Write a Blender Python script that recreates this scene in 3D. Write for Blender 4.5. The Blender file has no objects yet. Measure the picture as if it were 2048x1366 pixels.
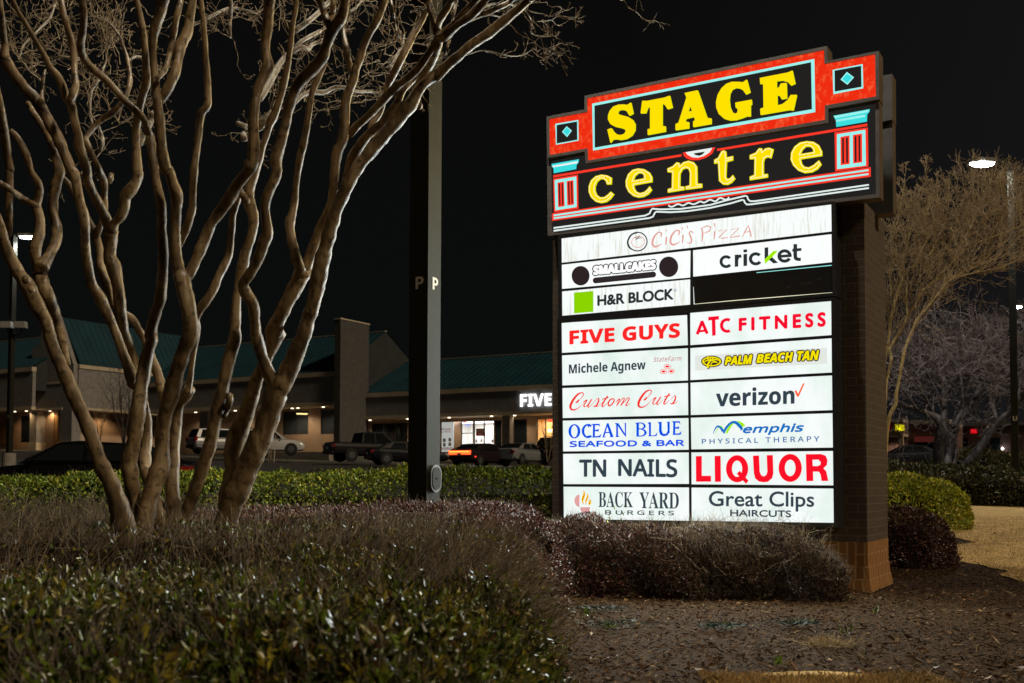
import bpy, math, random
import numpy as np
from mathutils import Vector, Matrix
from mathutils.geometry import tessellate_polygon

scene = bpy.context.scene
COL = scene.collection
R = math.radians
random.seed(7)
RNG = np.random.default_rng(11)

# ------------------------------------------------------------------ camera
FPX, CXP, CYP = 2113.2, 1024.0, 877.24            # focal length and principal point in photo pixels
PITCH, ROLL = 0.0405176, 0.0035237
EYE = Vector((0.0, 0.0, 1.05))
_cp, _sp, _cr, _sr = math.cos(PITCH), math.sin(PITCH), math.cos(ROLL), math.sin(ROLL)
FWD = Vector((0, _cp, _sp)); _u = Vector((0, -_sp, _cp)); _r = Vector((1, 0, 0))
RGT = _cr*_r + _sr*_u
UPV = -_sr*_r + _cr*_u
cam_d = bpy.data.cameras.new("camera")
cam = bpy.data.objects.new("camera", cam_d); COL.objects.link(cam)
cam.matrix_world = Matrix(((RGT.x, UPV.x, -FWD.x, EYE.x), (RGT.y, UPV.y, -FWD.y, EYE.y), (RGT.z, UPV.z, -FWD.z, EYE.z), (0, 0, 0, 1)))
cam_d.sensor_width = 36.0
cam_d.lens = FPX*36.0/2048.0
cam_d.shift_y = (CYP-683.0)/2048.0
cam_d.clip_start, cam_d.clip_end = 0.1, 2000.0
cam_d.dof.use_dof = True
cam_d.dof.focus_distance = 10.6
cam_d.dof.aperture_fstop = 4.0
scene.camera = cam

# ------------------------------------------------------------------ sky, key light, exposure
world = bpy.data.worlds.new("World"); scene.world = world; world.use_nodes = True
wn, wl = world.node_tree.nodes, world.node_tree.links
bg = wn['Background']
tc = wn.new('ShaderNodeTexCoord'); sx = wn.new('ShaderNodeSeparateXYZ'); rp = wn.new('ShaderNodeValToRGB')
wl.new(tc.outputs['Generated'], sx.inputs[0]); wl.new(sx.outputs['Z'], rp.inputs[0])
rp.color_ramp.elements[0].position = 0.0; rp.color_ramp.elements[0].color = (.0034, .0042, .0042, 1)
rp.color_ramp.elements[1].position = 0.45; rp.color_ramp.elements[1].color = (.0030, .0030, .0028, 1)
r2 = wn.new('ShaderNodeValToRGB'); wl.new(sx.outputs['X'], r2.inputs[0])        # town glow low on the right
r2.color_ramp.elements[0].position = .10; r2.color_ramp.elements[0].color = (0, 0, 0, 1)
r2.color_ramp.elements[1].position = .50; r2.color_ramp.elements[1].color = (.0045, .0038, .0048, 1)
ad = wn.new('ShaderNodeMixRGB'); ad.blend_type = 'ADD'; ad.inputs[0].default_value = 1.0
wl.new(rp.outputs[0], ad.inputs[1]); wl.new(r2.outputs[0], ad.inputs[2]); wl.new(ad.outputs[0], bg.inputs[0]); bg.inputs[1].default_value = 1.0
sun_d = bpy.data.lights.new("sun", 'SUN'); sun_d.energy = 1.15; sun_d.angle = R(6); sun_d.color = (1.0, .80, .54)
sun = bpy.data.objects.new("sun", sun_d); COL.objects.link(sun)
SUN_DIR = Vector((0.66, -0.50, 0.66)).normalized()
sun.rotation_euler = SUN_DIR.to_track_quat('Z', 'Y').to_euler()
sun.location = (8, -12, 12)
scene.view_settings.view_transform = 'Standard'; scene.view_settings.look = 'None'
scene.view_settings.exposure = 0.0; scene.view_settings.gamma = 1.0
scene.render.engine = 'CYCLES'
cy = scene.cycles
cy.use_denoising = True
cy.max_bounces = 5; cy.diffuse_bounces = 3; cy.glossy_bounces = 3; cy.transparent_max_bounces = 8; cy.transmission_bounces = 3
cy.sample_clamp_indirect = 4.0; cy.caustics_reflective = False; cy.caustics_refractive = False

# ------------------------------------------------------------------ geometry of sight: a photo pixel and a distance give a point
def ray(px, py):
    return FWD + RGT*((px-CXP)/FPX) - UPV*((py-CYP)/FPX)
def at(px, py, d):
    return EYE + ray(px, py)*d
class PL:
    """a vertical plane: P on it, a = its right direction, n = its outward normal"""
    def __init__(s, P, a, n): s.P, s.a, s.n = Vector(P), Vector(a), Vector(n)
    def hit(s, px, py, off=0.0):
        r = ray(px, py)
        return EYE + r*(((s.P + s.n*off - EYE).dot(s.n))/r.dot(s.n))
    def uz(s, px, py, off=0.0):
        h = s.hit(px, py, off); return (h-s.P).dot(s.a), h.z
    def pt(s, u, z, off=0.0):
        p = s.P + s.a*u + s.n*off; return Vector((p.x, p.y, z))
def sstep(x, a, b):
    t = min(1, max(0, (x-a)/(b-a))); return t*t*(3-2*t)
def ground_z(x, y):
    t = y-11.0
    rmp = 0 if t <= 0 else (t*t/8.0 if t < 4 else t-2.0)
    return .034*rmp + .02*max(0, -x-2)*min(1, max(0, y-10)/50.0)
def ground_hit(px, py):
    r = ray(px, py); lo, hi = .5, 200.0
    f = lambda d: (EYE+r*d).z - ground_z((EYE+r*d).x, (EYE+r*d).y)
    d = .5
    while d < 200 and f(d) > 0: d += .05*max(1, d*.2)
    lo, hi = d-.05*max(1, d*.2)*1.1, d
    for _ in range(40):
        m = (lo+hi)/2
        if f(m) > 0: lo = m
        else: hi = m
    return EYE + r*hi
YAW = -0.52848
A_DIR = Vector((math.cos(YAW), math.sin(YAW), 0))     # the sign's and the shops' right-hand direction
B_DIR = Vector((-math.sin(YAW), math.cos(YAW), 0))    # away from their fronts
N_DIR = -B_DIR

# ------------------------------------------------------------------ materials
def srgb(r, g, b):
    f = lambda c: ((c/255.0+.055)/1.055)**2.4 if c > 10 else c/255.0/12.92
    return (f(r), f(g), f(b))
def mat(name, col, rough=.7, metal=0.0, spec=.5, var=.15, scale=6.0, bump=0.0, bscale=30.0, island=0.0, coat=0.0, stretch=None, coord='Object'):
    m = bpy.data.materials.new(name); m.use_nodes = True
    n, l = m.node_tree.nodes, m.node_tree.links
    b = n['Principled BSDF']
    b.inputs['Roughness'].default_value = rough; b.inputs['Metallic'].default_value = metal
    b.inputs['Specular IOR Level'].default_value = spec; b.inputs['Coat Weight'].default_value = coat
    b.inputs['Base Color'].default_value = (*col, 1)
    tcn = n.new('ShaderNodeTexCoord'); mp = n.new('ShaderNodeMapping')
    l.new(tcn.outputs[coord], mp.inputs[0])
    if stretch: mp.inputs['Scale'].default_value = stretch
    if var > 0:
        nz = n.new('ShaderNodeTexNoise'); nz.inputs['Scale'].default_value = scale; nz.inputs['Detail'].default_value = 6
        l.new(mp.outputs[0], nz.inputs[0])
        cr = n.new('ShaderNodeValToRGB')
        cr.color_ramp.elements[0].position = .28; cr.color_ramp.elements[1].position = .72
        cr.color_ramp.elements[0].color = (*[c*(1-var) for c in col], 1)
        cr.color_ramp.elements[1].color = (*[min(1, c*(1+var)) for c in col], 1)
        l.new(nz.outputs[0], cr.inputs[0])
        out = cr.outputs[0]
        if island > 0:
            g = n.new('ShaderNodeNewGeometry'); hs = n.new('ShaderNodeHueSaturation')
            mr = n.new('ShaderNodeMapRange'); mr.inputs['To Min'].default_value = 1-island; mr.inputs['To Max'].default_value = 1+island
            l.new(g.outputs['Random Per Island'], mr.inputs[0]); l.new(mr.outputs[0], hs.inputs['Value'])
            l.new(out, hs.inputs['Color']); out = hs.outputs[0]
        l.new(out, b.inputs['Base Color'])
    if bump > 0:
        nb = n.new('ShaderNodeTexNoise'); nb.inputs['Scale'].default_value = bscale; nb.inputs['Detail'].default_value = 5
        l.new(mp.outputs[0], nb.inputs[0])
        bp = n.new('ShaderNodeBump'); bp.inputs['Strength'].default_value = bump; bp.inputs['Distance'].default_value = .02
        l.new(nb.outputs[0], bp.inputs['Height']); l.new(bp.outputs[0], b.inputs['Normal'])
    return m
def emat(name, col, strength=1.0, dirt_glow=0.0, dirt_glow_col=(.55, .42, .25), dscale=(9, 9, .8), light=True, lo=.5, hi=.8):
    m = bpy.data.materials.new(name); m.use_nodes = True
    n, l = m.node_tree.nodes, m.node_tree.links
    n.remove(n['Principled BSDF'])
    e = n.new('ShaderNodeEmission'); e.inputs[0].default_value = (*col, 1); e.inputs[1].default_value = strength
    l.new(e.outputs[0], n['Material Output'].inputs[0])
    if dirt_glow > 0:
        t = n.new('ShaderNodeTexCoord'); mp = n.new('ShaderNodeMapping'); mp.inputs['Scale'].default_value = dscale
        nz = n.new('ShaderNodeTexNoise'); nz.inputs['Scale'].default_value = 4; nz.inputs['Detail'].default_value = 8; nz.inputs['Roughness'].default_value = .65
        cr = n.new('ShaderNodeValToRGB'); cr.color_ramp.elements[0].position = lo; cr.color_ramp.elements[1].position = hi
        cr.color_ramp.elements[0].color = (0, 0, 0, 1); cr.color_ramp.elements[1].color = (dirt_glow, dirt_glow, dirt_glow, 1)
        mx = n.new('ShaderNodeMixRGB'); mx.inputs[1].default_value = (*col, 1); mx.inputs[2].default_value = (*dirt_glow_col, 1)
        l.new(t.outputs['Object'], mp.inputs[0]); l.new(mp.outputs[0], nz.inputs[0]); l.new(nz.outputs[0], cr.inputs[0])
        l.new(cr.outputs[0], mx.inputs[0]); l.new(mx.outputs[0], e.inputs[0])
    if not light: m.cycles.emission_sampling = 'NONE'
    return m
def brickmat(name, col, mortar, bw=.205, rh=.077, ms=.007, rough=.8, var=.25, bump=.5, gloss=.4):
    m = bpy.data.materials.new(name); m.use_nodes = True
    n, l = m.node_tree.nodes, m.node_tree.links
    b = n['Principled BSDF']; b.inputs['Roughness'].default_value = rough; b.inputs['Specular IOR Level'].default_value = gloss
    t = n.new('ShaderNodeTexCoord'); br = n.new('ShaderNodeTexBrick')
    l.new(t.outputs['UV'], br.inputs['Vector'])
    br.inputs['Scale'].default_value = 1.0; br.inputs['Brick Width'].default_value = bw; br.inputs['Row Height'].default_value = rh
    br.inputs['Mortar Size'].default_value = ms; br.inputs['Mortar Smooth'].default_value = .3
    br.inputs['Color1'].default_value = (*[c*(1-var) for c in col], 1); br.inputs['Color2'].default_value = (*[c*(1+var) for c in col], 1)
    br.inputs['Mortar'].default_value = (*mortar, 1)
    l.new(br.outputs['Color'], b.inputs['Base Color'])
    nz = n.new('ShaderNodeTexNoise'); nz.inputs['Scale'].default_value = 60
    l.new(t.outputs['UV'], nz.inputs[0])
    ma = n.new('ShaderNodeMath'); ma.operation = 'MULTIPLY_ADD'; ma.inputs[1].default_value = -1.0
    mu = n.new('ShaderNodeMath'); mu.operation = 'MULTIPLY'; mu.inputs[1].default_value = .35
    l.new(nz.outputs[0], mu.inputs[0]); l.new(br.outputs['Fac'], ma.inputs[0]); l.new(mu.outputs[0], ma.inputs[2])
    bp = n.new('ShaderNodeBump'); bp.inputs['Strength'].default_value = bump; bp.inputs['Distance'].default_value = .008
    l.new(ma.outputs[0], bp.inputs['Height']); l.new(bp.outputs[0], b.inputs['Normal'])
    return m
def glassmat(name, tint=(.02, .03, .035), clear=.0):
    m = bpy.data.materials.new(name); m.use_nodes = True
    n, l = m.node_tree.nodes, m.node_tree.links
    b = n['Principled BSDF']; b.inputs['Base Color'].default_value = (*tint, 1); b.inputs['Roughness'].default_value = .06
    b.inputs['Specular IOR Level'].default_value = .6
    if clear > 0:
        tr = n.new('ShaderNodeBsdfTransparent'); tr.inputs[0].default_value = (.95, .97, .97, 1)
        mx = n.new('ShaderNodeMixShader'); mx.inputs[0].default_value = clear
        l.new(b.outputs[0], mx.inputs[1]); l.new(tr.outputs[0], mx.inputs[2]); l.new(mx.outputs[0], n['Material Output'].inputs[0])
    return m

# ------------------------------------------------------------------ objects
def tag(o, label=None, cat=None, group=None, kind=None):
    if label: o['label'] = label
    if cat: o['category'] = cat
    if group: o['group'] = group
    if kind: o['kind'] = kind
    return o
def thing(name, label, cat, loc=(0, 0, 0), rz=0.0, group=None):
    o = bpy.data.objects.new(name, None); COL.objects.link(o)
    o.empty_display_size = .2
    o.location = loc; o.rotation_euler = (0, 0, rz)
    return tag(o, label, cat, group)
def rootloc(o):
    p = Vector((0, 0, 0))
    while o is not None: p += Vector(o.location); o = o.parent
    return p
class MB:
    def __init__(s): s.v, s.f, s.m, s.uv = [], [], [], []
    def face(s, pts, mi=0, uv=None):
        k = len(s.v); s.v += [tuple(p) for p in pts]; s.f.append(tuple(range(k, k+len(pts)))); s.m.append(mi)
        s.uv.append(uv if uv else [(0, 0)]*len(pts))
    def hexa(s, p, mi=0, uvr=0.0):
        """p: 8 corners, bottom 4 ccw from above then top 4; uv in metres"""
        p = [Vector(q) for q in p]
        for q in ((0, 1, 5, 4), (1, 2, 6, 5), (2, 3, 7, 6), (3, 0, 4, 7)):
            a, b, c, d = [p[i] for i in q]
            L = (b-a).length; z0, z1 = a.z, d.z
            o = a.x*.7+a.y*.4
            s.face((a, b, c, d), mi, [(o, z0), (o+L, z0), (o+L, z1), (o, z1)] if not uvr else [(z0, o), (z0, o+L), (z1, o+L), (z1, o)])
        for q in ((3, 2, 1, 0), (4, 5, 6, 7)):
            s.face([p[i] for i in q], mi, [(p[i].x, p[i].y) for i in q])
    def obox(s, P, a, b, la, lb, z0, z1, mi=0, uvr=0.0, tb=0.0, ta=0.0):
        """box from corner P, along unit a by la, along unit b by lb; tb/ta shrink the top"""
        P = Vector(P); a, b = Vector(a), Vector(b)
        c = [P, P+a*la, P+a*la+b*lb, P+b*lb]
        ct = [P+a*ta+b*tb, P+a*(la-ta)+b*tb, P+a*(la-ta)+b*(lb-tb), P+a*ta+b*(lb-tb)]
        s.hexa([Vector((q.x, q.y, z0)) for q in c]+[Vector((q.x, q.y, z1)) for q in ct], mi, uvr)
    def box(s, x0, x1, y0, y1, z0, z1, mi=0):
        s.obox((x0, y0, 0), (1, 0, 0), (0, 1, 0), x1-x0, y1-y0, z0, z1, mi)
    def tube(s, pts, rad, n=8, mi=0, cap=True, wob=0.0):
        pts = [Vector(p) for p in pts]
        k0 = len(s.v); prev = None
        for i, p in enumerate(pts):
            t = (pts[min(i+1, len(pts)-1)]-pts[max(i-1, 0)])
            t = t.normalized() if t.length > 1e-9 else Vector((0, 0, 1))
            if prev is None:
                u = t.orthogonal().normalized()
            else:
                u = (prev-t*prev.dot(t)); u = u.normalized() if u.length > 1e-6 else t.orthogonal().normalized()
            prev = u; w = t.cross(u)
            for j in range(n):
                a = 2*math.pi*j/n
                r = rad[i]*(1+(random.uniform(-wob, wob) if wob else 0))
                s.v.append(tuple(p+(u*math.cos(a)+w*math.sin(a))*r))
        for i in range(len(pts)-1):
            for j in range(n):
                a, b = k0+i*n+j, k0+i*n+(j+1) % n
                s.f.append((a, b, b+n, a+n)); s.m.append(mi); s.uv.append([(0, 0)]*4)
        if cap:
            s.f.append(tuple(k0+j for j in range(n))[::-1]); s.m.append(mi); s.uv.append([(0, 0)]*n)
            e = k0+(len(pts)-1)*n
            s.f.append(tuple(e+j for j in range(n))); s.m.append(mi); s.uv.append([(0, 0)]*n)
    def poly(s, rings, mi=0):
        """flat polygon with holes: rings of 3D points"""
        flat = [p for r in rings for p in r]
        k = len(s.v); s.v += [tuple(p) for p in flat]
        for t in tessellate_polygon([[Vector(p) for p in r] for r in rings]):
            s.f.append(tuple(k+i for i in t)); s.m.append(mi); s.uv.append([(0, 0)]*3)
    def prism(s, pts, vec, mi=0, ms=None):
        """polygon pts pushed along vec"""
        pts = [Vector(p) for p in pts]; vec = Vector(vec); ms = mi if ms is None else ms
        s.poly([pts], mi); s.poly([[p+vec for p in pts]], ms)
        for i in range(len(pts)):
            j = (i+1) % len(pts); s.face((pts[i], pts[j], pts[j]+vec, pts[i]+vec), ms)
    def ball(s, c, rx, ry, rz, n=10, m=6, mi=0):
        c = Vector(c); k0 = len(s.v)
        for i in range(m+1):
            th = math.pi*i/m
            for j in range(n):
                a = 2*math.pi*j/n
                s.v.append((c.x+rx*math.sin(th)*math.cos(a), c.y+ry*math.sin(th)*math.sin(a), c.z+rz*math.cos(th)))
        for i in range(m):
            for j in range(n):
                a, b = k0+i*n+j, k0+i*n+(j+1) % n
                s.f.append((a, a+n, b+n, b)); s.m.append(mi); s.uv.append([(0, 0)]*4)
    def build(s, name, mats, parent=None, local=False, smooth=False):
        me = bpy.data.meshes.new(name)
        off = Vector((0, 0, 0)) if (parent is None or local) else rootloc(parent)
        me.from_pydata([tuple(Vector(v)-off) for v in s.v] if off.length else s.v, [], s.f)
        for m in (mats if isinstance(mats, (list, tuple)) else [mats]): me.materials.append(m)
        me.polygons.foreach_set('material_index', s.m)
        ul = me.uv_layers.new(name='UVMap')
        ul.data.foreach_set('uv', [c for f in s.uv for p in f for c in p])
        if smooth: me.polygons.foreach_set('use_smooth', [True]*len(s.f))
        me.update()
        o = bpy.data.objects.new(name, me); COL.objects.link(o); o.parent = parent
        return o
def np_mesh(name, V, F, mats, mi=None, parent=None, smooth=False):
    off = np.array(rootloc(parent)) if parent is not None else np.zeros(3)
    me = bpy.data.meshes.new(name)
    nv, (nf, k) = len(V), F.shape
    me.vertices.add(nv); me.vertices.foreach_set('co', (V-off).astype(np.float32).ravel())
    me.loops.add(nf*k); me.loops.foreach_set('vertex_index', F.astype(np.int32).ravel())
    me.polygons.add(nf); me.polygons.foreach_set('loop_start', np.arange(0, nf*k, k, dtype=np.int32))
    for m in (mats if isinstance(mats, (list, tuple)) else [mats]): me.materials.append(m)
    if mi is not None: me.polygons.foreach_set('material_index', mi.astype(np.int32))
    if smooth: me.polygons.foreach_set('use_smooth', np.ones(nf, dtype=bool))
    me.update(calc_edges=True); me.validate()
    o = bpy.data.objects.new(name, me); COL.objects.link(o); o.parent = parent
    return o
def unit(v): return v/np.maximum(1e-9, np.linalg.norm(v, axis=1, keepdims=True))
def leaf_arrays(P, D, L, W, fold=.25):
    """leaves at P pointing along D with lengths L and widths W"""
    n = len(P); D = unit(D)
    S = unit(np.cross(D, RNG.normal(size=(n, 3)))); U = np.cross(S, D)
    L, W = L[:, None], W[:, None]
    V = np.stack([P, P+D*L*.45+S*W*.5+U*W*fold, P+D*L, P+D*L*.45-S*W*.5+U*W*fold], 1).reshape(-1, 3)
    b = np.arange(n)[:, None]*4
    F = np.concatenate([np.concatenate([b, b+1, b+2], 1), np.concatenate([b, b+2, b+3], 1)], 1).reshape(-1, 3)
    return V, F
def twig_arrays(P, Q, r, bend=.1):
    n = len(P); D = Q-P; Ln = np.linalg.norm(D, axis=1, keepdims=True)
    S = unit(np.cross(D, RNG.normal(size=(n, 3)))); T = unit(np.cross(D, S))
    M = (P+Q)/2+S*Ln*bend*RNG.normal(size=(n, 1))
    r = np.broadcast_to(np.asarray(r, float), (n,))[:, None]
    rings = []
    for c, k in ((P, 1.0), (M, .75), (Q, .35)):
        for j in range(3):
            a = 2*math.pi*j/3
            rings.append(c+(S*math.cos(a)+T*math.sin(a))*r*k)
    V = np.stack(rings, 1).reshape(-1, 3); b = np.arange(n)[:, None]*9; F = []
    for lv in (0, 3):
        for j in range(3):
            F.append(np.concatenate([b+lv+j, b+lv+(j+1) % 3, b+lv+3+(j+1) % 3, b+lv+3+j], 1))
    return V, np.stack(F, 1).reshape(-1, 4)
def light(name, kind, loc, energy, col=(1, 1, 1), parent=None, **k):
    d = bpy.data.lights.new(name, kind); d.energy = energy; d.color = col
    for a, b in k.items():
        if a != 'aim': setattr(d, a, b)
    o = bpy.data.objects.new(name, d); COL.objects.link(o)
    off = rootloc(parent) if parent is not None else Vector((0, 0, 0))
    o.parent = parent; o.location = Vector(loc)-off
    if 'aim' in k: o.rotation_euler = (-Vector(k['aim'])).to_track_quat('Z', 'Y').to_euler()
    return o

# ------------------------------------------------------------------ ground
M_mulch = mat('mulch_soil', (.060, .037, .020), .95, spec=.05, var=.55, scale=14, bump=1.0, bscale=60)
M_asph = mat('asphalt', (.055, .052, .05), .75, var=.3, scale=1.5, bump=.3, bscale=120)
M_lawn = mat('dormant_grass', (.62, .42, .165), .95, spec=.1, var=.28, scale=2.5, bump=.8, bscale=70)
M_conc = mat('concrete', (.32, .29, .25), .85, var=.2, scale=3, bump=.2)
def sheet(name, xs, ys, zoff, m):
    V = np.array([(x, y, ground_z(x, y)+zoff) for y in ys for x in xs]); nx = len(xs)
    F = np.array([(j*nx+i, j*nx+i+1, (j+1)*nx+i+1, (j+1)*nx+i) for j in range(len(ys)-1) for i in range(nx-1)])
    o = np_mesh(name, V, F, m, smooth=True); return tag(o, kind='structure')
xs_far = [-260, -160, -110, -80, -60, -45, -35, -27, -20, -15, -11, -8, -6, -4, -3, -2, 0, 2, 4, 6, 8, 10, 13, 17, 22, 30, 45, 70, 110, 160, 260]
ys_far = [-30, -10, 0, 2, 4, 6, 8, 10, 11, 11.5, 12, 12.5, 13, 13.5, 14, 14.5, 15, 16, 18, 20, 24, 28, 34, 42, 52, 60, 70, 85, 100, 130, 180, 260, 400]
sheet('ground', xs_far, ys_far, 0, M_mulch)
sheet('parking_lot', [x for x in xs_far if x <= 4], [14.6, 15, 16, 18, 20, 24, 28, 34, 42, 52, 60, 70, 85, 100, 130], .008, M_asph)
sheet('access_road', [x for x in xs_far if x >= 4], [34, 42, 52, 60, 70, 85, 100, 130, 180], .008, M_asph)
# ------------------------------------------------------------------ the pylon sign
SP0 = (lambda r: EYE + r*((0-EYE.z)/r.z))(ray(1736.0, 1184.0))     # foot of the right pier's front corner
SG = PL(SP0, A_DIR, N_DIR)
M_brick = brickmat('painted_dark_brick', (.115, .088, .066), (.165, .13, .10), var=.12, gloss=.5)
M_brick_o = brickmat('orange_base_brick', (.36, .165, .050), (.55, .34, .16), bw=.24, rh=.083, ms=.010, var=.12)
M_black = mat('black_sign_metal', (.020, .020, .022), .42, .0, .5, var=.2, scale=8)
M_frame = mat('charcoal_frame', (.20, .19, .19), .4, .0, .5, var=.15, scale=12)
M_side = mat('bronze_cabinet_side', (.17, .125, .080), .55, var=.15, scale=5)
M_gray = mat('grey_cabinet_back', (.13, .13, .132), .6, var=.15)
WHITE = (.92, .97, .955)
M_white = emat('lit_white_acrylic', WHITE, 1.02, dirt_glow=.9, dirt_glow_col=(.70, .84, .765), dscale=(.6, .6, .4), lo=.42, hi=.70)  # greenish noise stands for uneven backlight, put into the emission colour
M_dirty = emat('stained_white_acrylic', WHITE, 1.04, dirt_glow=1.0, dirt_glow_col=(.50, .44, .28), dscale=(11, 11, .8))
M_dirty2 = emat('lightly_stained_acrylic', WHITE, 1.07, dirt_glow=.45, dirt_glow_col=(.72, .66, .52), dscale=(6, 6, 1.0))
M_off = mat('blank_black_panel', (.020, .020, .021), .3, var=.2, scale=4)
M_slate = emat('slate_vinyl', srgb(52, 66, 76), 1.0, light=False)
M_char = emat('charcoal_vinyl', srgb(44, 50, 52), 1.0, light=False)
M_choc = emat('chocolate_vinyl', srgb(47, 36, 37), 1.0, light=False)
M_red = emat('red_vinyl', srgb(255, 38, 38), 1.0, light=False)
M_crim = emat('crimson_vinyl', srgb(248, 14, 48), 1.0, light=False)
M_liq = emat('deep_red_vinyl', srgb(253, 18, 40), 1.0, light=False)
M_scr = emat('scarlet_vinyl', srgb(245, 52, 44), 1.0, light=False)
M_maroon = emat('maroon_vinyl', srgb(190, 50, 70), 1.0, light=False)
M_blue = emat('blue_vinyl', srgb(0, 80, 232), 1.0, light=False)
M_mblue = emat('mid_blue_vinyl', srgb(18, 112, 196), 1.0, light=False)
M_sblue = emat('steel_blue_vinyl', srgb(80, 120, 170), 1.0, light=False)
M_green = emat('lime_vinyl', srgb(140, 212, 0), 1.0, dirt_glow=.4, dirt_glow_col=srgb(118, 190, 0), dscale=(3, 3, 1), light=False)
M_lime = emat('bright_lime_vinyl', srgb(165, 240, 0), 1.0, light=False)
M_yel = emat('yellow_vinyl', srgb(246, 228, 0), 1.0, light=False)
M_oran = emat('orange_vinyl', srgb(255, 98, 50), 1.0, light=False)
M_gold = emat('gold_vinyl', srgb(240, 180, 0), 1.0, light=False)
M_pink = emat('faded_pink_vinyl', srgb(226, 160, 160), 1.0, dirt_glow=.4, dirt_glow_col=srgb(240, 200, 196), dscale=(20, 20, 20), light=False)
M_pale = emat('faded_red_vinyl', srgb(228, 158, 150), 1.0, dirt_glow=.5, dirt_glow_col=srgb(236, 190, 184), dscale=(12, 12, 12), light=False)
M_film = emat('grey_film', srgb(228, 232, 226), 1.0, light=False)
M_W2 = emat('white_vinyl', (.98, .98, .98), 1.05, light=False)
M_RED = emat('lit_red_acrylic', srgb(238, 44, 16), 1.0, dirt_glow=.55, dirt_glow_col=srgb(255, 150, 90), dscale=(5, 5, 3.5))
M_RED2 = emat('lit_red_trim', srgb(255, 58, 40), 1.0, light=False)
M_YEL = emat('lit_yellow_letter', srgb(255, 226, 0), 1.0, light=False)
M_YELR = emat('lit_yellow_rim', srgb(232, 232, 0), 1.0, light=False)
M_CREAM = emat('lit_cream_line', srgb(255, 250, 214), 1.0, light=False)
M_CYAN = emat('lit_cyan', srgb(160, 244, 238), 1.0, dirt_glow=.6, dirt_glow_col=srgb(70, 222, 226), dscale=(2, 2, 2.5), light=False)
M_CYAN2 = emat('lit_deep_cyan', srgb(60, 222, 224), 1.0, light=False)
M_DARK = emat('dark_acrylic', srgb(34, 33, 32), 1.0, light=False)
M_DARK2 = emat('dark_slot', srgb(42, 30, 30), 1.0, light=False)
M_PALE = emat('lit_pale_white', srgb(232, 244, 240), 1.0, light=False)

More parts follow.
